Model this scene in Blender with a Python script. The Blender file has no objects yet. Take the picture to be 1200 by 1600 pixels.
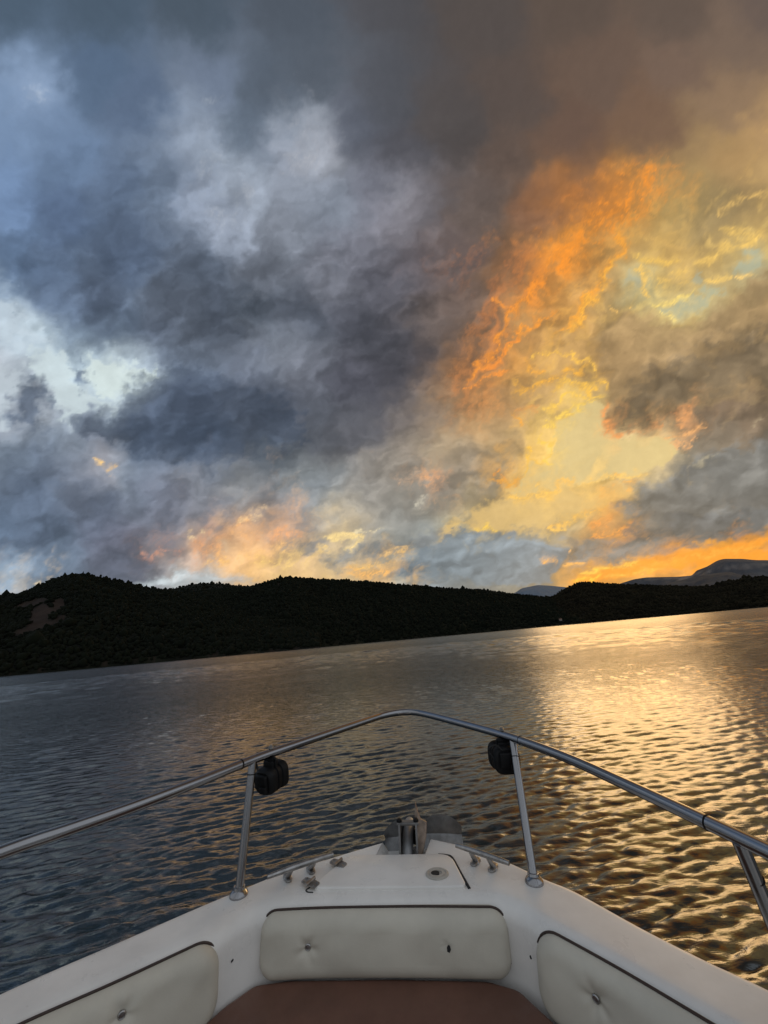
import bpy, bmesh, math, random
import numpy as np
from mathutils import Matrix, Vector
R = math.radians
rng = np.random.default_rng(7)
random.seed(7)
scene = bpy.context.scene
COL = scene.collection

# ------------------------------------------------------------------ helpers
def srgb(c):
    c = c / 255.0
    return c / 12.92 if c <= 0.04045 else ((c + 0.055) / 1.055) ** 2.4

def tag(o, label=None, cat=None, group=None, kind=None):
    if label: o['label'] = label
    if cat: o['category'] = cat
    if group: o['group'] = group
    if kind: o['kind'] = kind
    return o

def link(name, verts, faces, mat, parent=None, smooth=True):
    me = bpy.data.meshes.new(name)
    me.from_pydata([tuple(v) for v in verts], [], [tuple(f) for f in faces])
    me.update()
    o = bpy.data.objects.new(name, me)
    COL.objects.link(o)
    if mat: me.materials.append(mat)
    if smooth:
        me.polygons.foreach_set('use_smooth', [True] * len(me.polygons))
    if parent is not None: o.parent = parent
    return o

def link_np(name, V, F, mat, parent=None, smooth=True):
    """fast path: V (n,3), F (m,k) numpy"""
    me = bpy.data.meshes.new(name)
    n, m, k = len(V), len(F), F.shape[1]
    me.vertices.add(n); me.vertices.foreach_set('co', V.astype(np.float32).ravel())
    me.loops.add(m * k); me.loops.foreach_set('vertex_index', F.astype(np.int32).ravel())
    me.polygons.add(m)
    me.polygons.foreach_set('loop_start', np.arange(0, m * k, k, dtype=np.int32))
    if smooth: me.polygons.foreach_set('use_smooth', np.ones(m, bool))
    me.update(calc_edges=True); me.validate()
    o = bpy.data.objects.new(name, me); COL.objects.link(o)
    if mat: me.materials.append(mat)
    if parent is not None: o.parent = parent
    return o

class MB:
    """collects simple solids into one mesh"""
    def __init__(s): s.v = []; s.f = []
    def add(s, v, f):
        b = len(s.v); s.v += [tuple(p) for p in v]; s.f += [tuple(i + b for i in q) for q in f]; return s
    def box(s, c, size, M=None, bev=0.0):
        bm = bmesh.new(); bmesh.ops.create_cube(bm, size=1)
        for v in bm.verts: v.co = Vector((v.co.x * size[0], v.co.y * size[1], v.co.z * size[2]))
        if bev: bmesh.ops.bevel(bm, geom=bm.edges[:], offset=bev, segments=3, affect='EDGES', profile=.5)
        return s.bm(bm, c, M)
    def bm(s, bm, c=(0, 0, 0), M=None):
        bm.verts.index_update()
        vs = [((M @ v.co) if M is not None else v.co) + Vector(c) for v in bm.verts]
        fs = [[v.index for v in f.verts] for f in bm.faces]
        bm.free(); return s.add(vs, fs)
    def tube(s, pts, r, seg=16, cap=True):
        P = [Vector(p) for p in pts]; n = len(P)
        rr = r if isinstance(r, (list, tuple)) else [r] * n
        T = []
        for i in range(n):
            a = P[max(i - 1, 0)]; b = P[min(i + 1, n - 1)]; T.append((b - a).normalized())
        up = Vector((0, 0, 1)) if abs(T[0].z) < .9 else Vector((0, 1, 0))
        N = (up - T[0] * up.dot(T[0])).normalized()
        vs = []
        for i in range(n):
            N = (N - T[i] * N.dot(T[i])).normalized(); Bn = T[i].cross(N)
            for k in range(seg):
                a = 2 * math.pi * k / seg
                vs.append(P[i] + (N * math.cos(a) + Bn * math.sin(a)) * rr[i])
        fs = [(i * seg + k, i * seg + (k + 1) % seg, (i + 1) * seg + (k + 1) % seg, (i + 1) * seg + k) for i in range(n - 1) for k in range(seg)]
        if cap:
            fs.append(tuple(range(seg))[::-1]); fs.append(tuple((n - 1) * seg + k for k in range(seg)))
        return s.add(vs, fs)
    def prism(s, poly, z0, z1, M=None, bev=0.0, seg=2):
        bm = bmesh.new()
        vs = [bm.verts.new((p[0], p[1], z0)) for p in poly]
        f = bm.faces.new(vs)
        ex = bmesh.ops.extrude_face_region(bm, geom=[f])
        for e in ex['geom']:
            if isinstance(e, bmesh.types.BMVert): e.co.z = z1
        bmesh.ops.recalc_face_normals(bm, faces=bm.faces[:])
        if bev: bmesh.ops.bevel(bm, geom=bm.edges[:], offset=bev, segments=seg, affect='EDGES', profile=.5)
        return s.bm(bm, (0, 0, 0), M)
    def lathe(s, prof, M=None, seg=32):
        vs = []; n = len(prof)
        for r, z in prof:
            for k in range(seg):
                a = 2 * math.pi * k / seg; p = Vector((r * math.cos(a), r * math.sin(a), z))
                vs.append(M @ p if M is not None else p)
        fs = [(i * seg + k, i * seg + (k + 1) % seg, (i + 1) * seg + (k + 1) % seg, (i + 1) * seg + k) for i in range(n - 1) for k in range(seg)]
        fs.append(tuple(range(seg))[::-1]); fs.append(tuple((n - 1) * seg + k for k in range(seg)))
        return s.add(vs, fs)
    def build(s, name, mat, parent=None, smooth=True, sharp=40):
        o = link(name, s.v, s.f, mat, parent, smooth)
        if smooth and sharp:
            bm = bmesh.new(); bm.from_mesh(o.data)
            bmesh.ops.recalc_face_normals(bm, faces=bm.faces[:])
            for e in bm.edges:
                if len(e.link_faces) == 2 and e.calc_face_angle(0) > R(sharp): e.smooth = False
            bm.to_mesh(o.data); bm.free()
        return o

def catmull(P, n=6, closed=False):
    P = [np.array(p, float) for p in P]; out = []
    m = len(P)
    for i in range(m if closed else m - 1):
        p0 = P[(i - 1) % m] if closed or i > 0 else 2 * P[0] - P[1]
        p1 = P[i]; p2 = P[(i + 1) % m]
        p3 = P[(i + 2) % m] if closed or i + 2 < m else 2 * P[-1] - P[-2]
        for k in range(n):
            t = k / n
            out.append(.5 * ((2 * p1) + (-p0 + p2) * t + (2 * p0 - 5 * p1 + 4 * p2 - p3) * t * t + (-p0 + 3 * p1 - 3 * p2 + p3) * t ** 3))
    if not closed: out.append(P[-1])
    return out

def round_poly(P, r, n=5):
    """polygon with rounded corners"""
    P = [np.array(p, float) for p in P]; out = []
    m = len(P)
    for i in range(m):
        a, b, c = P[i - 1], P[i], P[(i + 1) % m]
        rr = r[i] if isinstance(r, (list, tuple)) else r
        u = (a - b) / np.linalg.norm(a - b); v = (c - b) / np.linalg.norm(c - b)
        for k in range(n + 1):
            t = k / n
            out.append((1 - t) ** 2 * (b + u * rr) + 2 * t * (1 - t) * b + t * t * (b + v * rr))
    return out

# ------------------------------------------------------------------ node helper
class NT:
    def __init__(s, tree): s.t = tree; s.n = tree.nodes; s.l = tree.links
    def new(s, typ, **kw):
        n = s.n.new(typ)
        for k, v in kw.items(): setattr(n, k, v)
        return n
    def put(s, sock, val):
        if val is None: return
        if hasattr(val, 'links') and hasattr(val, 'is_output'): s.l.new(val, sock)
        else: sock.default_value = val
    def m(s, op, a, b=None, c=None, clamp=False):
        n = s.new('ShaderNodeMath', operation=op, use_clamp=clamp)
        s.put(n.inputs[0], a)
        if b is not None: s.put(n.inputs[1], b)
        if c is not None: s.put(n.inputs[2], c)
        return n.outputs[0]
    def vm(s, op, a, b=None, scale=None):
        n = s.new('ShaderNodeVectorMath', operation=op)
        s.put(n.inputs[0], a)
        if b is not None: s.put(n.inputs[1], b)
        if scale is not None: s.put(n.inputs[3], scale)
        return n.outputs[1] if op in ('DOT_PRODUCT', 'LENGTH') else n.outputs[0]
    def mix(s, f, a, b, blend='MIX'):
        n = s.new('ShaderNodeMix', data_type='RGBA', blend_type=blend); n.clamp_factor = True
        s.put(n.inputs[0], f); s.put(n.inputs[6], a); s.put(n.inputs[7], b); return n.outputs[2]
    def mixf(s, f, a, b):
        n = s.new('ShaderNodeMix', data_type='FLOAT'); n.clamp_factor = True
        s.put(n.inputs[0], f); s.put(n.inputs[2], a); s.put(n.inputs[3], b); return n.outputs[0]
    def step(s, x, lo, hi, o0=0.0, o1=1.0, smooth=True):
        n = s.new('ShaderNodeMapRange', interpolation_type='SMOOTHSTEP' if smooth else 'LINEAR')
        s.put(n.inputs[0], x); s.put(n.inputs[1], lo); s.put(n.inputs[2], hi); n.inputs[3].default_value = o0; n.inputs[4].default_value = o1
        return n.outputs[0]
    def noise(s, vec, scale, detail=4, rough=.5, dist=0, dims='3D', lac=2.0):
        n = s.new('ShaderNodeTexNoise', noise_dimensions=dims)
        if vec is not None: s.l.new(vec, n.inputs['Vector'])
        n.inputs['Scale'].default_value = scale; n.inputs['Detail'].default_value = detail
        n.inputs['Roughness'].default_value = rough; n.inputs['Distortion'].default_value = dist; n.inputs['Lacunarity'].default_value = lac
        return n
    def sep(s, v):
        n = s.new('ShaderNodeSeparateXYZ'); s.l.new(v, n.inputs[0]); return n.outputs
    def comb(s, x, y, z=0.0):
        n = s.new('ShaderNodeCombineXYZ'); s.put(n.inputs[0], x); s.put(n.inputs[1], y); s.put(n.inputs[2], z); return n.outputs[0]

def material(name):
    m = bpy.data.materials.new(name); m.use_nodes = True
    t = NT(m.node_tree); b = m.node_tree.nodes['Principled BSDF']
    return m, t, b

def simple_mat(name, col, rough=.5, metal=0.0, var=.12, scale=30, bump=0.0, bscale=200, coat=0.0, rvar=.1, spec=.5):
    m, t, b = material(name)
    tc = t.new('ShaderNodeTexCoord').outputs['Object']
    nz = t.noise(tc, scale, 5, .6)
    lo = tuple(c * (1 - var) for c in col) + (1,); hi = tuple(min(1, c * (1 + var)) for c in col) + (1,)
    f = t.step(nz.outputs[0], .3, .7)
    t.l.new(t.mix(f, lo, hi), b.inputs['Base Color'])
    b.inputs['Metallic'].default_value = metal
    t.l.new(t.step(t.noise(tc, scale * 2.3, 4, .6).outputs[0], .3, .7, max(.02, rough - rvar), min(1, rough + rvar)), b.inputs['Roughness'])
    b.inputs['Coat Weight'].default_value = coat
    b.inputs['Specular IOR Level'].default_value = spec
    if bump:
        bn = t.new('ShaderNodeBump'); bn.inputs['Strength'].default_value = bump; bn.inputs['Distance'].default_value = .002
        t.l.new(t.noise(tc, bscale, 4, .6).outputs[0], bn.inputs['Height']); t.l.new(bn.outputs[0], b.inputs['Normal'])
    return m

BACK = (.43, .465, .51)
SKY_GAIN = 1.16
SKY_WASH = .38
SUN_E = 5.0
SKY_BASE = [
    (-61.6, 82.5, 60, 75, 92, 100), (-48.4, 76.9, 64, 78, 92, 100), (-34.9, 73.9, 62, 75, 88, 100), (-20.9, 74.5, 62, 72, 82, 100),
    (-7.4, 70.6, 66, 72, 80, 100), (6.6, 72.1, 72, 72, 76, 100), (20.3, 69.1, 80, 74, 72, 100), (34.3, 69.7, 88, 77, 70, 100),
    (48.0, 66.7, 94, 82, 74, 100), (61.9, 67.3, 98, 86, 80, 100), (75.8, 66.1, 100, 88, 80, 100), (-44.5, 63.0, 126, 144, 168, 85),
    (-47.5, 60.6, 104, 124, 150, 90), (-43.1, 58.8, 96, 114, 138, 95), (-36.8, 65.1, 72, 88, 108, 100), (-29.8, 60.8, 76, 90, 110, 100),
    (-19.4, 62.6, 92, 102, 118, 100), (-11.1, 61.9, 72, 80, 90, 100), (-5.4, 62.3, 70, 76, 84, 100), (-21.0, 55.5, 128, 137, 150, 90),
    (-18.7, 50.8, 139, 148, 159, 85), (-22.8, 47.5, 130, 139, 154, 90), (-19.5, 43.0, 134, 141, 153, 90), (-15.9, 45.9, 139, 146, 156, 85),
    (-22.5, 59.3, 112, 122, 136, 95), (-7.1, 54.3, 139, 144, 152, 85), (-4.6, 51.4, 146, 148, 154, 85), (-9.2, 51.8, 130, 135, 145, 90),
    (-7.4, 47.0, 119, 124, 133, 95), (-3.5, 43.0, 112, 118, 128, 100), (-13.7, 54.4, 80, 90, 102, 100), (-15.2, 57.8, 84, 94, 106, 100),
    (1.3, 54.5, 78, 82, 92, 100), (5.4, 58.7, 72, 74, 80, 100), (6.6, 51.3, 74, 74, 80, 100), (5.9, 43.1, 128, 126, 134, 97),
    (3.3, 45.2, 100, 102, 112, 100), (9.5, 41.8, 100, 98, 104, 100), (14.3, 53.3, 76, 72, 72, 100), (23.9, 57.0, 84, 75, 71, 100),
    (23.2, 48.0, 90, 78, 72, 100), (18.0, 42.0, 96, 86, 82, 100), (12.7, 35.1, 102, 90, 88, 100), (38.1, 58.5, 100, 84, 74, 100),
    (42.3, 52.7, 112, 90, 74, 100), (47.5, 59.5, 112, 94, 82, 100), (57.0, 62.3, 112, 96, 84, 100), (56.4, 54.2, 134, 112, 90, 100),
    (60.8, 49.3, 170, 140, 100, 100), (55.8, 44.2, 165, 135, 92, 100), (32.9, 51.7, 98, 80, 70, 100), (32.5, 46.3, 110, 86, 70, 100),
    (27.4, 41.2, 120, 90, 72, 100), (-51.6, 50.0, 106, 128, 158, 92), (-50.0, 47.1, 92, 112, 140, 100), (-41.8, 53.7, 90, 108, 132, 100),
    (-42.6, 46.4, 78, 94, 118, 100), (-34.9, 48.5, 80, 94, 114, 100), (-34.0, 39.2, 68, 80, 98, 100), (-28.4, 47.9, 86, 98, 114, 100),
    (-51.0, 38.9, 80, 98, 122, 100), (-45.6, 36.6, 70, 84, 104, 100), (-39.4, 33.2, 66, 76, 92, 100), (-24.8, 36.6, 72, 80, 92, 100),
    (-27.3, 31.2, 66, 72, 82, 100), (-13.6, 35.6, 86, 90, 98, 100), (-10.4, 39.9, 110, 114, 122, 100), (-2.2, 36.4, 94, 94, 102, 100),
    (-4.3, 34.7, 104, 105, 112, 100), (3.0, 32.2, 84, 84, 92, 100), (7.9, 33.7, 92, 86, 90, 100), (-21.9, 28.9, 56, 62, 72, 100),
    (-16.2, 28.8, 52, 58, 66, 100), (-9.7, 27.3, 54, 58, 66, 100), (-1.3, 26.1, 62, 63, 70, 100), (4.1, 22.8, 58, 59, 66, 100),
    (1.8, 18.3, 58, 58, 65, 100), (-2.2, 16.8, 64, 64, 72, 100), (7.7, 20.6, 70, 66, 70, 100), (11.0, 25.9, 90, 82, 80, 100),
    (5.1, 13.3, 80, 76, 78, 100), (-53.5, 33.5, 150, 165, 178, 45), (-52.0, 29.7, 170, 180, 185, 42), (-53.6, 24.2, 160, 160, 162, 55),
    (-48.5, 27.5, 165, 178, 182, 45), (-50.8, 20.2, 140, 145, 152, 65), (-53.3, 18.5, 130, 134, 140, 70), (-43.3, 23.3, 190, 205, 205, 25),
    (-39.6, 22.0, 200, 212, 210, 8), (-36.7, 22.7, 205, 216, 214, 5), (-33.3, 23.1, 190, 202, 205, 25), (-38.1, 19.0, 190, 200, 200, 20),
    (-45.3, 17.8, 150, 155, 160, 50), (-42.9, 27.0, 90, 104, 120, 80), (-44.1, 32.7, 84, 98, 118, 90), (-37.0, 28.3, 74, 86, 102, 100),
    (-31.4, 27.8, 76, 84, 98, 100), (-30.9, 24.0, 90, 100, 116, 95), (-27.1, 23.7, 96, 106, 120, 100), (-25.9, 26.4, 80, 86, 96, 100),
    (-16.6, 24.2, 100, 104, 112, 100), (-11.9, 24.2, 112, 116, 124, 97), (-9.3, 22.1, 104, 106, 114, 100), (-18.0, 20.1, 80, 86, 98, 100),
    (-26.8, 18.0, 68, 76, 92, 100), (-34.5, 16.8, 66, 74, 90, 100), (-41.2, 16.0, 74, 82, 98, 100), (-33.9, 13.0, 56, 68, 86, 100),
    (-25.5, 11.3, 54, 65, 82, 100), (-28.0, 15.3, 66, 76, 92, 100), (-15.7, 14.2, 66, 72, 84, 100), (-9.7, 17.4, 84, 86, 94, 100),
    (-8.3, 12.6, 72, 75, 82, 100), (-2.7, 11.1, 80, 80, 85, 100), (-16.4, 7.6, 67, 74, 82, 100), (-25.0, 7.4, 67, 76, 90, 100),
    (-53.9, 13.8, 97, 108, 121, 100), (-50.4, 10.7, 84, 94, 109, 100), (-51.9, 6.0, 73, 84, 100, 100), (-45.4, 13.1, 114, 124, 135, 90),
    (-44.8, 9.2, 99, 104, 115, 95), (-37.4, 7.6, 112, 122, 133, 95), (-34.9, 4.5, 94, 100, 113, 100), (-42.6, 3.3, 78, 86, 100, 100),
    (-43.1, -0.5, 80, 86, 100, 100), (-51.7, -0.7, 73, 84, 100, 100), (-57.3, 0.8, 75, 88, 105, 100), (-50.2, -4.7, 75, 86, 100, 100),
    (-39.5, -2.7, 88, 88, 100, 100), (-33.9, -4.2, 101, 96, 100, 100), (-38.9, -6.6, 73, 78, 90, 100), (-56.2, -6.5, 130, 145, 158, 80),
    (-51.5, -7.0, 110, 124, 138, 100), (-31.5, -8.8, 140, 146, 148, 90), (-26.6, -8.7, 150, 150, 146, 80), (-32.3, 1.4, 97, 100, 111, 100),
    (-25.7, 0.8, 103, 106, 115, 100), (-26.2, 4.7, 120, 122, 127, 95), (-20.6, 3.2, 131, 132, 131, 95), (-17.0, 1.0, 105, 106, 113, 100),
    (-12.4, -0.4, 109, 114, 119, 100), (-13.9, 3.6, 122, 126, 125, 100), (-9.2, 2.2, 105, 112, 117, 100), (-3.5, 2.6, 136, 132, 126, 100),
    (0.6, 5.1, 134, 126, 116, 100), (-3.8, -1.2, 148, 142, 132, 100), (3.9, -0.9, 136, 130, 120, 100), (1.6, -4.5, 118, 120, 118, 100),
    (-11.0, -5.8, 101, 108, 115, 100), (-14.6, -4.0, 112, 108, 111, 95), (-4.3, -6.9, 110, 116, 122, 100), (10.3, 7.1, 158, 140, 112, 100),
    (5.7, 8.5, 132, 122, 110, 100), (11.9, 3.2, 136, 126, 112, 100), (9.7, -0.5, 122, 116, 110, 100), (14.5, 11.5, 180, 144, 100, 100),
    (18.0, 7.4, 158, 136, 102, 100), (8.9, 12.9, 136, 118, 98, 100), (11.1, 16.5, 150, 112, 80, 100), (14.9, 16.2, 170, 125, 80, 100),
    (15.3, -1.9, 120, 112, 100, 85), (2.4, -6.5, 120, 124, 122, 100), (4.2, -8.6, 108, 122, 134, 100), (-0.7, -9.1, 120, 132, 138, 90),
    (9.0, -8.1, 100, 114, 126, 100), (14.8, -7.6, 96, 108, 118, 100), (18.6, -9.0, 98, 108, 114, 100), (23.4, -8.4, 104, 108, 110, 100),
    (23.1, -12.3, 116, 118, 114, 100), (28.0, -11.7, 110, 112, 112, 100), (14.4, -12.4, 120, 126, 128, 100), (20.1, -13.9, 130, 132, 126, 100),
    (6.8, -11.8, 115, 125, 132, 100), (31.0, -10.1, 100, 102, 104, 100), (26.4, -7.7, 110, 112, 112, 100), (37.8, -8.8, 98, 100, 104, 100),
    (45.6, -7.5, 94, 94, 98, 100), (53.3, -7.3, 92, 90, 92, 100), (62.1, -6.1, 90, 86, 86, 100), (38.2, -4.0, 104, 104, 104, 90),
    (44.0, -2.6, 100, 102, 104, 100), (50.8, -2.2, 98, 100, 100, 100), (57.6, 0.0, 104, 100, 94, 100), (45.3, 2.1, 118, 116, 108, 95),
    (51.2, 4.4, 124, 114, 100, 100), (56.2, 7.8, 120, 104, 86, 100), (38.3, -2.1, 120, 112, 92, 70), (36.5, 24.6, 185, 155, 98, 100),
    (40.0, 21.5, 178, 148, 98, 100), (45.6, 19.1, 158, 134, 94, 100), (51.4, 20.5, 140, 118, 85, 100), (58.3, 24.5, 165, 138, 95, 95),
    (36.0, 18.1, 172, 138, 90, 100), (39.5, 14.0, 118, 96, 70, 100), (47.2, 15.2, 106, 90, 70, 100), (53.9, 15.5, 104, 88, 68, 100),
    (58.5, 13.2, 100, 84, 66, 100), (37.3, 9.5, 150, 115, 80, 95), (43.1, 10.8, 118, 96, 74, 100), (50.7, 11.1, 112, 94, 76, 100),
    (30.3, 42.8, 175, 115, 60, 100), (37.6, 40.3, 190, 125, 60, 100), (31.5, 33.4, 200, 135, 65, 100), (26.4, 29.2, 190, 130, 66, 100),
    (21.9, 32.4, 140, 104, 76, 100), (37.1, 32.9, 170, 135, 80, 100), (23.2, 24.8, 172, 132, 82, 100), (29.0, 26.2, 192, 146, 82, 100),
    (33.9, 27.6, 178, 146, 98, 100), (17.4, 23.5, 140, 108, 80, 100), (20.8, 18.5, 190, 140, 76, 100), (26.5, 18.9, 182, 146, 90, 95),
    (15.2, 19.9, 130, 100, 80, 100), (24.2, 13.5, 168, 138, 92, 90), (18.5, 13.0, 160, 125, 85, 100), (30.5, 20.5, 182, 146, 92, 100),
    (14.0, 27.5, 100, 86, 80, 100), (46.0, 38.6, 170, 145, 92, 100), (50.7, 39.1, 150, 130, 88, 100), (41.2, 37.2, 170, 140, 85, 100),
    (51.5, 36.3, 150, 132, 95, 100), (44.7, 33.2, 190, 156, 92, 90), (54.5, 38.8, 128, 112, 82, 100), (58.2, 37.5, 150, 128, 88, 100),
    (59.4, 42.0, 185, 155, 105, 100), (57.9, 32.9, 205, 170, 100, 90), (53.0, 31.5, 190, 158, 95, 85), (46.0, 24.7, 215, 185, 110, 30),
    (45.1, 25.7, 190, 185, 145, 12), (48.9, 26.8, 190, 185, 145, 15), (56.7, 29.8, 165, 175, 155, 5), (40.6, 29.4, 175, 175, 140, 30),
    (48.2, 29.2, 200, 165, 100, 65), (54.7, 27.7, 200, 175, 120, 40), (29.6, 9.2, 235, 200, 120, 8), (34.1, 5.9, 224, 203, 150, 0),
    (29.2, 3.5, 228, 205, 145, 0), (25.2, 2.0, 235, 200, 120, 3), (38.8, 4.6, 225, 200, 145, 0), (33.5, 9.8, 225, 200, 135, 5),
    (36.8, 2.8, 220, 200, 145, 5), (40.8, 5.3, 215, 190, 140, 25), (27.5, 6.5, 230, 200, 130, 4), (25.5, 5.8, 235, 195, 110, 35),
    (22.1, -0.6, 225, 190, 120, 30), (28.9, -0.3, 225, 195, 120, 20), (23.8, -3.6, 225, 195, 130, 8), (26.6, -4.9, 220, 190, 130, 10),
    (17.1, -4.0, 215, 190, 130, 15), (13.2, -4.6, 210, 190, 140, 22), (9.2, -6.2, 190, 180, 150, 50), (32.8, 1.3, 230, 190, 100, 30),
    (32.5, -2.5, 200, 160, 90, 55), (28.4, -6.9, 200, 170, 110, 40), (34.2, -6.5, 220, 150, 75, 70), (27.8, -13.7, 240, 150, 40, 40),
    (32.7, -13.6, 245, 155, 50, 35), (37.5, -13.1, 250, 160, 45, 30), (43.4, -12.4, 250, 160, 45, 25), (49.2, -11.7, 250, 165, 50, 25),
    (56.9, -11.5, 250, 165, 55, 25), (42.3, -14.5, 225, 160, 90, 30), (35.5, -14.6, 200, 160, 110, 40), (66.6, -10.4, 240, 160, 50, 30),
    (-29.2, -5.6, 200, 150, 110, 80), (-22.2, -2.4, 190, 140, 105, 75), (-19.6, -5.5, 220, 170, 110, 65), (-16.4, -2.9, 200, 150, 110, 75),
    (-13.1, -8.0, 230, 180, 115, 60), (-21.7, -7.2, 225, 175, 115, 60), (-8.0, -4.6, 215, 180, 130, 55), (-5.9, -2.9, 190, 170, 135, 75),
    (-3.6, -8.9, 225, 175, 110, 60), (-10.2, -8.3, 230, 185, 120, 55), (-0.6, -8.2, 200, 170, 125, 70), (-7.5, -9.5, 190, 165, 130, 65),
    (-41.0, 9.4, 140, 134, 134, 90), (-88.6, 53.3, 110, 125, 150, 90), (-93.5, 16.4, 117, 132, 149, 90), (97.7, 36.8, 140, 115, 80, 90),
    (96.0, -0.6, 115, 100, 82, 90),
]
SKY_CLEAR = [
    (-50.5, 59.0, 175, 195, 220), (-19.1, 47.1, 180, 190, 200), (-40.6, 22.1, 212, 228, 226), (-52.0, 29.7, 200, 215, 222),
    (-55.2, -6.1, 185, 200, 208), (-26.6, -8.7, 190, 195, 190), (-19.6, -5.5, 255, 205, 130), (-10.1, -7.3, 255, 215, 140),
    (1.3, -8.4, 235, 225, 190), (34.1, 5.9, 224, 204, 150), (27.1, 1.8, 226, 203, 146), (23.8, -3.6, 230, 205, 145),
    (13.2, -4.6, 235, 215, 150), (45.0, 24.8, 165, 180, 165), (56.7, 29.8, 155, 178, 170), (40.6, 29.4, 170, 178, 150),
    (34.5, 10.7, 230, 205, 130), (41.7, 5.3, 230, 200, 130), (37.5, -13.1, 255, 170, 45), (52.1, -11.5, 255, 172, 55),
    (27.8, -13.7, 255, 150, 25), (4.2, 45.1, 150, 155, 165), (6.6, 72.1, 110, 115, 125), (61.9, 67.3, 150, 130, 110),
    (-48.4, 76.9, 130, 150, 175), (-81.7, 34.2, 170, 190, 210), (87.4, 19.1, 210, 180, 120), (85.7, -14.1, 250, 170, 60),
    (35.5, -14.8, 235, 170, 95), (-41.0, 9.4, 255, 215, 150),
]
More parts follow.
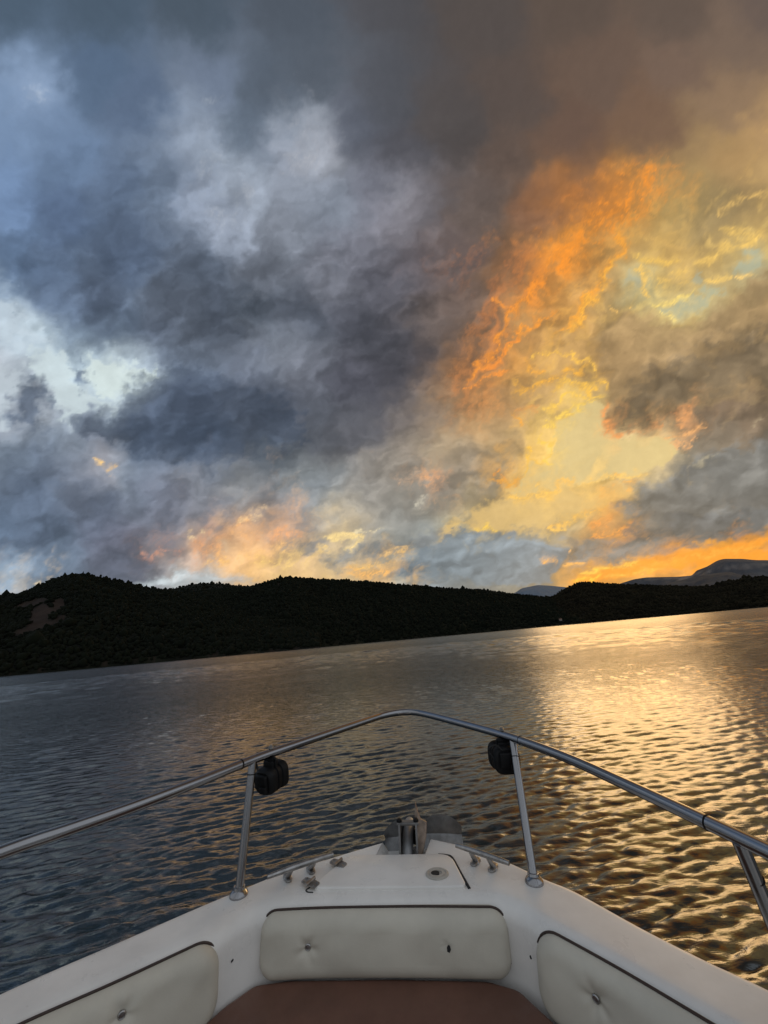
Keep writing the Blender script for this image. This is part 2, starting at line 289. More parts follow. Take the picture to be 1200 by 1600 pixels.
SKY_LIT = [
    (46.5, 45.5, 226, 150, 72, 30), (45.3, 42.4, 250, 155, 58, 80), (41.5, 41.8, 252, 160, 60, 85), (36.7, 40.4, 252, 155, 55, 85),
    (32.1, 41.7, 235, 140, 58, 60), (33.6, 36.9, 255, 165, 58, 92), (29.6, 33.6, 254, 160, 55, 90), (25.6, 31.2, 252, 150, 60, 80),
    (31.3, 30.7, 250, 165, 70, 75), (36.2, 33.0, 250, 175, 85, 60), (37.4, 36.6, 250, 170, 75, 65), (21.8, 30.6, 235, 135, 65, 45),
    (18.0, 30.9, 215, 135, 85, 25), (20.6, 27.0, 250, 150, 65, 72), (25.2, 25.6, 250, 165, 75, 34), (30.9, 26.0, 254, 190, 85, 36),
    (33.9, 28.6, 255, 200, 110, 60), (18.4, 24.3, 245, 145, 70, 60), (21.0, 21.3, 248, 160, 75, 55), (26.7, 20.8, 253, 190, 85, 35),
    (30.6, 22.3, 255, 205, 95, 37), (33.6, 23.9, 255, 210, 110, 22), (16.0, 18.0, 248, 155, 75, 60), (12.9, 15.4, 240, 145, 75, 50),
    (18.8, 16.8, 250, 165, 80, 62), (22.6, 17.4, 253, 185, 90, 34), (26.4, 17.1, 255, 205, 95, 41), (30.2, 16.7, 255, 210, 90, 44),
    (32.9, 14.6, 255, 200, 80, 42), (28.0, 13.1, 255, 215, 110, 37), (24.3, 14.4, 253, 200, 100, 31), (14.4, 10.6, 240, 155, 90, 42),
    (15.6, 13.3, 248, 160, 85, 50), (10.7, 11.8, 220, 150, 95, 22), (25.8, 9.5, 255, 215, 100, 42), (24.6, 6.8, 255, 210, 90, 88),
    (22.5, 4.1, 255, 200, 80, 90), (19.5, 2.0, 255, 185, 70, 85), (17.6, 2.7, 255, 175, 65, 70), (21.8, 7.0, 240, 180, 90, 45),
    (19.8, 6.3, 225, 170, 95, 25), (22.1, -1.1, 255, 195, 90, 80), (25.9, -1.0, 255, 195, 90, 60), (32.8, 0.8, 255, 205, 110, 65),
    (36.6, 0.5, 255, 200, 105, 55), (31.6, -2.0, 255, 190, 90, 60), (25.5, -6.2, 255, 190, 80, 60), (28.5, -5.0, 240, 195, 110, 35),
    (33.2, -6.4, 255, 160, 70, 85), (36.0, -7.2, 255, 150, 70, 70), (31.2, -7.2, 255, 165, 70, 65), (28.6, -4.1, 240, 190, 110, 30),
    (39.1, -5.0, 180, 150, 110, 8), (7.9, 1.6, 250, 180, 120, 60), (6.1, 2.3, 250, 185, 130, 45), (9.8, 0.5, 230, 160, 110, 25),
    (3.5, 5.8, 210, 165, 130, 14), (14.0, -5.7, 255, 210, 90, 45), (15.2, -2.9, 230, 195, 130, 8), (40.9, 33.5, 255, 205, 100, 35),
    (43.7, 32.4, 255, 215, 110, 42), (46.6, 33.9, 255, 205, 110, 32), (41.5, 28.8, 255, 215, 120, 32), (43.2, 25.9, 255, 225, 130, 85),
    (46.2, 27.5, 255, 210, 120, 32), (50.2, 31.8, 255, 215, 120, 35), (55.0, 32.3, 255, 215, 120, 40), (58.9, 33.8, 255, 220, 130, 40),
    (59.2, 39.3, 240, 195, 110, 45), (49.1, 29.1, 255, 215, 120, 32), (53.7, 27.7, 255, 220, 140, 30), (57.5, 27.4, 225, 185, 110, 15),
    (50.5, 36.4, 220, 180, 110, 25), (55.5, 39.6, 220, 185, 110, 30), (45.9, 37.7, 240, 190, 105, 35), (41.2, 38.1, 240, 180, 90, 30),
    (59.7, 46.6, 215, 170, 100, 20), (54.0, 45.3, 200, 155, 90, 15), (35.2, 7.7, 245, 160, 95, 60), (37.0, 6.6, 240, 165, 100, 45),
    (34.5, 10.7, 250, 180, 90, 27), (36.4, 10.5, 200, 130, 80, 12), (43.9, 8.9, 250, 175, 110, 60), (46.7, 7.7, 250, 175, 110, 55),
    (42.7, 6.1, 245, 190, 120, 50), (47.8, 9.5, 225, 160, 105, 30), (40.8, 5.3, 240, 200, 130, 25), (48.2, 1.8, 235, 210, 160, 18),
    (42.3, 0.4, 220, 195, 140, 14), (56.1, 5.9, 235, 205, 150, 12), (-22.1, -1.4, 255, 210, 150, 65), (-21.3, -3.4, 255, 180, 120, 80),
    (-19.6, -5.5, 255, 175, 110, 80), (-16.4, -2.9, 255, 185, 125, 70), (-13.6, -3.2, 250, 185, 130, 55), (-26.2, -4.9, 250, 170, 115, 70),
    (-30.2, -5.5, 250, 160, 110, 60), (-33.0, -5.3, 215, 145, 115, 40), (-34.9, -4.9, 180, 130, 110, 20), (-24.5, -7.0, 255, 190, 120, 80),
    (-19.8, -7.4, 255, 215, 135, 80), (-15.0, -7.8, 255, 220, 140, 85), (-12.1, -8.1, 255, 225, 145, 85), (-10.0, -5.4, 255, 220, 150, 70),
    (-6.0, -3.8, 250, 220, 160, 60), (-12.0, -6.2, 230, 185, 130, 40), (-12.8, -5.2, 170, 140, 120, 15), (-6.5, -10.1, 255, 205, 110, 80),
    (-2.6, -9.4, 255, 190, 100, 85), (0.3, -8.7, 255, 185, 100, 75), (-0.8, -10.6, 255, 190, 100, 70), (-6.1, -5.8, 210, 190, 150, 25),
    (-4.3, -6.9, 170, 160, 150, 8), (-20.8, 1.3, 235, 205, 180, 8), (-17.8, 3.0, 225, 190, 160, 8), (-23.4, 4.4, 210, 180, 160, 6),
    (-26.6, -8.7, 200, 190, 175, 14), (-40.7, 9.4, 255, 210, 140, 16), (-45.7, 10.3, 170, 165, 165, 0), (-35.9, 7.9, 170, 165, 165, 0),
    (-40.7, 12.7, 170, 165, 165, 0), (-41.0, 5.5, 170, 165, 165, 0), (-43.1, 8.1, 170, 165, 165, 0), (-38.0, 10.5, 170, 165, 165, 0),
    (-52.3, -7.2, 255, 225, 180, 30), (3.3, -7.6, 255, 205, 120, 40), (0.7, -9.3, 255, 200, 110, 55), (24.1, -11.6, 250, 190, 110, 45),
    (26.5, -12.1, 255, 185, 90, 40), (27.8, -14.1, 255, 160, 35, 90), (30.8, -13.4, 255, 150, 35, 88), (33.7, -13.0, 255, 165, 45, 85),
    (37.6, -12.6, 255, 165, 45, 80), (42.4, -12.1, 255, 155, 45, 85), (47.3, -11.5, 255, 160, 45, 85), (52.1, -11.3, 255, 155, 50, 80),
    (56.9, -11.0, 255, 165, 60, 80), (66.6, -9.9, 255, 165, 60, 75), (35.5, -14.4, 240, 175, 100, 40), (41.3, -14.4, 240, 165, 85, 40),
    (28.0, -12.2, 190, 150, 110, 15), (-48.4, 76.9, 180, 160, 140, 0), (-20.9, 74.5, 180, 160, 140, 0), (6.6, 72.1, 180, 160, 140, 0),
    (34.3, 69.7, 180, 150, 110, 0), (61.9, 67.3, 180, 150, 110, 0), (33.2, 56.2, 180, 130, 80, 0), (51.8, 54.6, 180, 140, 90, 3),
    (23.2, 48.0, 180, 120, 80, 0), (27.3, 40.3, 190, 125, 75, 8), (13.5, 44.3, 150, 140, 130, 0), (12.1, 27.7, 180, 120, 80, 4),
    (6.7, 20.7, 150, 120, 100, 0), (9.6, 20.4, 170, 125, 90, 4), (1.3, 12.7, 150, 130, 110, 0), (-8.6, 8.8, 150, 130, 120, 0),
    (-17.2, 19.1, 150, 150, 150, 0), (-34.5, 34.6, 150, 150, 150, 0), (-15.8, 33.0, 150, 150, 150, 0), (-42.3, 49.2, 160, 170, 190, 0),
    (-23.2, 52.1, 190, 190, 195, 0), (-4.7, 50.4, 190, 188, 190, 0), (-50.1, 22.0, 190, 190, 190, 0), (-35.9, 21.7, 200, 210, 210, 0),
    (-32.1, 12.8, 150, 150, 150, 0), (-49.4, 3.0, 150, 150, 160, 0), (-50.0, 14.4, 170, 165, 165, 4), (-38.0, 1.9, 170, 150, 150, 3),
    (-28.7, -0.8, 180, 150, 140, 6), (-42.5, -4.4, 150, 130, 130, 3), (-34.3, -8.0, 170, 160, 150, 3), (-47.2, 5.6, 170, 150, 150, 2),
    (-7.4, 1.1, 180, 165, 145, 6), (0.0, -1.5, 180, 165, 140, 4), (2.2, 2.1, 190, 165, 130, 6), (10.2, 5.2, 190, 155, 110, 12),
    (14.1, 6.8, 195, 160, 110, 14), (15.5, -0.0, 200, 165, 110, 12), (9.4, -3.3, 200, 180, 130, 10), (3.6, -4.7, 180, 175, 160, 4),
    (9.0, -8.1, 180, 175, 160, 3), (18.5, -9.9, 180, 170, 150, 3), (14.5, -11.5, 180, 170, 150, 3), (23.4, -9.4, 200, 170, 130, 4),
    (21.1, -13.1, 200, 175, 140, 4), (37.8, -9.7, 190, 150, 110, 3), (47.5, -7.7, 180, 150, 120, 2), (57.2, -6.7, 180, 150, 120, 2),
    (42.9, -5.4, 180, 150, 120, 3), (52.8, -0.5, 190, 160, 120, 3), (44.5, 17.3, 190, 150, 90, 4), (53.9, 16.5, 170, 140, 95, 2),
    (44.2, 13.6, 180, 140, 90, 2), (39.6, 15.9, 190, 145, 85, 5), (35.8, 16.2, 220, 160, 85, 12), (36.2, 20.9, 220, 170, 95, 10),
    (40.0, 21.5, 210, 170, 95, 10), (54.3, 21.1, 200, 165, 100, 6), (29.4, 6.4, 235, 205, 130, 0), (34.1, 5.0, 235, 205, 130, 0),
    (38.7, 3.6, 235, 205, 130, 0), (29.0, 1.6, 235, 205, 130, 5), (24.8, -3.7, 235, 205, 130, 5), (20.9, -3.9, 235, 205, 130, 5),
    (28.6, -10.4, 190, 150, 110, 0), (32.4, -11.4, 190, 150, 110, 0), (25.2, -10.7, 190, 150, 110, 0), (37.3, 48.1, 180, 130, 80, 0),
    (42.1, 50.0, 180, 130, 80, 0), (46.9, 50.9, 180, 140, 90, 0), (32.4, 46.1, 180, 120, 75, 0), (52.3, 48.2, 190, 150, 95, 4),
    (28.6, 44.8, 180, 120, 75, 0), (24.6, 41.4, 180, 120, 75, 0), (-89.8, 44.2, 170, 170, 170, 0), (96.8, 18.3, 230, 180, 100, 20),
]
RIDGE_LEFT = [
    (-53.77, 6.63), (-48.44, 7.40), (-45.75, 7.82), (-44.31, 8.10), (-42.90, 9.01), (-41.39, 9.97), (-40.01, 10.38), (-38.53, 10.50),
    (-36.92, 10.09), (-34.58, 9.59), (-32.12, 8.89), (-30.32, 8.63), (-27.30, 7.83), (-23.32, 6.44), (-19.19, 5.12), (-14.91, 3.63),
    (-10.54, 2.18),
]
RIDGE_BACK = [
    (-34.45, 8.36), (-31.75, 8.65), (-29.61, 8.78), (-27.40, 9.32), (-25.86, 9.46), (-23.86, 9.33), (-21.79, 9.02), (-19.69, 8.86),
    (-16.65, 8.46), (-12.19, 7.59),
]
RIDGE_MAIN = [
    (-32.38, 7.95), (-27.33, 8.33), (-23.42, 8.55), (-20.53, 8.54), (-18.83, 9.09), (-17.10, 9.55), (-15.32, 9.92), (-12.15, 9.58),
    (-8.45, 9.18), (-4.70, 8.73), (-0.94, 8.15), (2.80, 7.45), (8.31, 6.53), (12.76, 5.77), (16.98, 4.75), (19.42, 4.20),
    (21.79, 3.75), (24.79, 3.05), (28.31, 2.22),
]
RIDGE_RIGHT = [
    (18.28, 2.62), (20.50, 3.39), (22.20, 3.78), (23.56, 4.54), (25.24, 5.06), (26.40, 5.07), (28.17, 4.65), (30.24, 4.27),
    (32.22, 3.90), (34.72, 3.45), (37.06, 2.95), (38.76, 2.76), (40.49, 2.98), (42.13, 3.13), (43.62, 3.01), (46.38, 2.78),
    (49.51, 1.97), (53.19, 1.03),
]
RIDGE_BLUE = [
    (15.16, 4.26), (17.42, 4.79), (18.37, 5.28), (20.50, 5.45), (22.09, 5.15), (24.36, 4.60), (27.21, 3.72), (30.57, 2.80),
]
RIDGE_FAR = [
    (27.19, 3.64), (30.10, 4.29), (31.72, 4.60), (33.08, 4.62), (36.18, 4.20), (37.56, 4.12), (37.87, 4.58), (39.07, 4.88),
    (40.06, 5.35), (40.65, 5.45), (42.19, 5.14), (43.14, 4.80), (44.10, 4.61), (46.68, 3.75), (50.05, 2.47),
]
RIDGE_FAR_FRONT = [
    (31.99, 3.00), (34.76, 3.59), (36.69, 3.82), (38.54, 4.03), (40.78, 3.99), (41.92, 3.30), (43.47, 2.50), (45.66, 1.88),
]
SKY_SHAPES = [
    ('gap', 2.07, 1.30, (176, 194, 210, 0.3), [(-56.78, 37.55), (-52.27, 35.75), (-50.78, 32.36), (-48.39, 28.42), (-44.80, 26.69), (-42.04, 25.98), (-35.57, 24.46), (-31.94, 23.01), (-34.56, 20.61), (-37.37, 16.62), (-41.09, 17.42), (-45.11, 15.42), (-46.73, 17.93), (-49.13, 21.91), (-53.32, 18.52), (-59.19, 17.15)]),
    ('gap', 0.85, 1.10, (216, 230, 228, 0.9), [(-43.24, 23.74), (-41.16, 25.34), (-39.85, 24.37), (-37.55, 23.70), (-34.29, 23.13), (-31.18, 22.94), (-33.50, 21.65), (-35.47, 20.98), (-36.88, 19.41), (-37.33, 18.79), (-39.44, 19.45), (-41.67, 20.78), (-42.52, 21.61)]),
    ('gap', 0.75, 1.40, (206, 220, 222, 0.7), [(-50.12, 25.76), (-48.16, 26.34), (-45.38, 25.81), (-44.12, 24.29), (-44.14, 22.41), (-43.74, 20.96), (-41.77, 19.84), (-39.49, 18.98), (-37.71, 17.88), (-37.56, 16.64), (-40.14, 17.34), (-42.92, 18.06), (-44.77, 16.81), (-45.80, 15.20), (-46.09, 16.93), (-46.77, 19.35), (-47.31, 21.28), (-48.97, 23.31)]),
    ('gap', 0.84, 1.50, (196, 210, 220, 0.6), [(-55.13, 35.54), (-52.85, 34.87), (-51.61, 33.37), (-50.88, 31.44), (-49.69, 29.47), (-47.46, 28.33), (-47.43, 26.93), (-50.32, 28.12), (-52.14, 28.75), (-53.96, 29.38), (-55.78, 30.01)]),
    ('gap', 0.75, 1.40, (200, 212, 220, 0.65), [(-56.54, 23.52), (-53.61, 24.20), (-51.21, 24.45), (-50.91, 23.01), (-52.47, 21.74), (-53.86, 20.45), (-54.18, 17.65), (-55.37, 17.29), (-57.19, 17.92)]),
    ('cloud', 1.32, 1.20, (92, 104, 122, 0.85), [(-53.16, 19.92), (-50.96, 22.55), (-49.22, 22.86), (-47.83, 20.86), (-47.68, 18.01), (-48.83, 16.23), (-51.71, 16.01), (-53.43, 17.58)]),
    ('cloud', 0.85, 1.20, (92, 106, 126, 0.9), [(-43.96, 24.08), (-42.61, 25.09), (-41.88, 23.15), (-42.54, 21.51), (-43.68, 21.43)]),
    ('cloud', 1.13, 1.00, (66, 77, 94, 0.55), [(-36.45, 19.84), (-34.46, 21.54), (-30.06, 22.84), (-25.36, 22.42), (-20.82, 20.33), (-15.45, 17.02), (-11.01, 13.78), (-10.33, 10.88), (-14.29, 9.34), (-18.13, 9.20), (-22.05, 8.13), (-25.04, 6.97), (-28.68, 8.73), (-33.25, 10.56), (-37.83, 12.40), (-41.50, 13.68), (-44.92, 15.40), (-44.20, 16.76), (-41.17, 16.67), (-37.89, 16.19)]),
    ('gap', 0.30, 0.75, (219, 194, 134, 1.0), [(26.59, 9.75), (27.98, 10.48), (29.74, 11.08), (32.17, 11.62), (33.79, 11.67), (34.48, 10.66), (34.00, 9.28), (34.73, 7.60), (35.27, 5.84), (37.45, 5.64), (39.90, 6.38), (42.71, 5.65), (44.32, 4.07), (42.94, 2.10), (39.52, 1.17), (37.07, 0.43), (32.74, 0.15), (28.87, -0.27), (24.05, -0.60), (20.67, -0.97), (18.67, 0.46), (20.57, 1.44), (21.45, 2.79), (22.93, 3.33), (25.16, 3.70), (25.66, 5.27), (26.15, 6.66), (25.70, 8.12)]),
    ('gap', 0.96, 1.00, (222, 186, 118, 0.8), [(18.32, -0.28), (24.05, -0.60), (31.69, -1.00), (37.00, -0.52), (33.50, -2.41), (30.04, -3.73), (27.54, -5.14), (25.70, -6.51), (24.49, -7.17), (23.01, -7.62), (21.61, -7.10), (18.77, -6.56), (15.01, -5.55), (12.68, -4.76), (10.16, -6.07), (8.16, -7.05), (6.34, -8.04), (7.24, -6.48), (9.29, -5.03), (12.31, -3.38), (15.27, -2.40)]),
    ('cloud', 0.85, 0.90, (166, 138, 98, 0.7), [(34.99, 23.80), (39.31, 24.54), (43.91, 22.54), (47.71, 22.67), (51.61, 24.19), (57.50, 27.40), (65.15, 28.59), (64.12, 11.79), (53.54, 10.37), (48.75, 10.14), (44.91, 9.72), (41.01, 8.65), (39.00, 7.22), (35.58, 6.19), (34.49, 8.29), (34.29, 10.67), (34.85, 12.99), (34.39, 15.86), (33.63, 18.29), (32.89, 21.17)]),
    ('cloud', 2.46, 1.00, (112, 98, 78, 0.75), [(41.45, 14.76), (45.43, 17.23), (50.19, 17.28), (54.13, 19.28), (64.69, 21.15), (64.12, 11.79), (53.62, 11.60), (46.90, 10.97), (41.12, 10.06), (37.60, 7.72), (36.31, 9.55), (37.94, 12.24)]),
    ('gap', 0.66, 1.10, (184, 184, 152, 0.85), [(42.94, 24.96), (44.61, 25.75), (46.54, 26.32), (48.49, 27.08), (49.91, 27.14), (51.64, 27.46), (52.54, 26.72), (51.70, 25.58), (50.26, 25.25), (48.32, 24.67), (46.85, 23.87), (44.95, 23.85)]),
    ('gap', 0.56, 1.10, (180, 182, 154, 0.85), [(54.42, 30.93), (56.36, 31.69), (58.26, 31.80), (58.95, 30.81), (58.75, 29.15), (57.12, 28.74), (54.99, 29.49)]),
    ('gap', 0.47, 1.00, (178, 178, 150, 0.7), [(39.27, 30.42), (40.66, 30.01), (40.76, 28.89), (39.62, 28.80), (38.92, 29.52)]),
    ('gap', 0.28, 1.00, (178, 178, 150, 0.7), [(47.94, 28.72), (49.16, 30.00), (50.09, 29.74), (49.54, 28.58), (48.55, 28.01)]),
    ('cloud', 1.15, 1.00, (122, 121, 117, 0.85), [(63.54, 2.35), (55.99, 3.98), (50.19, 3.07), (45.79, 1.84), (43.26, -0.13), (39.35, -1.21), (36.83, -2.90), (34.37, -3.64), (35.73, -4.72), (36.60, -5.95), (37.97, -7.04), (35.94, -8.40), (33.05, -8.52), (33.89, -10.14), (28.14, -9.82), (26.06, -11.75), (29.84, -12.68), (36.66, -11.75), (43.44, -11.20), (50.24, -10.37), (62.87, -8.61)]),
    ('cloud', 0.77, 0.90, (112, 114, 115, 0.8), [(63.14, -4.31), (57.28, -5.70), (50.53, -6.06), (43.81, -6.03), (37.94, -7.42), (33.03, -8.81), (27.25, -8.77), (28.50, -11.30), (33.73, -12.26), (38.60, -11.54), (45.39, -10.89), (51.23, -9.97), (62.89, -8.33)]),
    ('cloud', 0.48, 0.90, (120, 131, 139, 0.95), [(-0.05, -10.65), (1.70, -9.36), (4.24, -7.85), (7.22, -6.77), (9.21, -5.98), (11.66, -5.44), (13.57, -5.51), (16.43, -5.87), (18.75, -6.85), (21.07, -7.83), (23.43, -8.43), (26.76, -8.92), (28.06, -10.78), (26.04, -12.04), (23.97, -13.79), (20.06, -14.41), (14.36, -13.41), (8.66, -12.41), (3.88, -11.97)]),
    ('cloud', 0.86, 1.00, (124, 128, 130, 0.8), [(-10.23, -8.28), (-8.64, -6.68), (-5.67, -5.80), (-2.77, -5.58), (0.54, -6.16), (3.47, -5.66), (8.28, -5.61), (6.44, -6.89), (4.27, -7.47), (1.80, -8.21), (-0.58, -7.99), (-3.48, -8.12), (-5.44, -8.52), (-7.94, -9.45)]),
    ('cloud', 0.67, 1.00, (128, 130, 132, 0.8), [(-14.36, -6.17), (-12.82, -5.15), (-10.37, -4.60), (-8.80, -5.32), (-9.29, -6.43), (-11.08, -7.04), (-13.00, -7.06)]),
    ('cloud', 0.67, 0.90, (172, 182, 186, 0.75), [(-37.68, -8.50), (-33.72, -7.50), (-29.41, -7.61), (-24.69, -8.52), (-20.43, -9.19), (-20.07, -10.48), (-39.18, -9.04)]),
    ('gap', 0.39, 0.70, (253, 160, 48, 1.0), [(27.11, -14.37), (28.32, -13.70), (30.29, -13.20), (33.69, -12.83), (37.58, -12.41), (41.95, -11.84), (46.32, -11.46), (51.16, -11.03), (56.97, -10.59), (68.62, -9.13), (68.31, -14.42), (56.73, -14.34), (49.03, -14.12), (46.10, -14.63), (43.19, -14.86), (38.38, -14.61), (35.01, -14.60), (31.61, -14.78), (29.19, -14.94)]),
    ('cloud', 0.58, 1.10, (196, 150, 92, 0.6), [(33.55, -14.76), (36.49, -14.15), (40.34, -14.21), (44.21, -14.08), (45.67, -13.82), (44.61, -15.18), (40.26, -15.27)]),
    ('cloud', 0.39, 1.20, (205, 130, 60, 0.7), [(38.53, -12.50), (41.45, -12.18), (43.88, -11.82), (43.16, -12.53), (40.91, -12.91)]),
    ('cloud', 0.39, 1.20, (190, 140, 85, 0.7), [(53.99, -11.96), (55.46, -11.61), (58.34, -11.77), (58.29, -12.54), (55.88, -12.61)]),
]
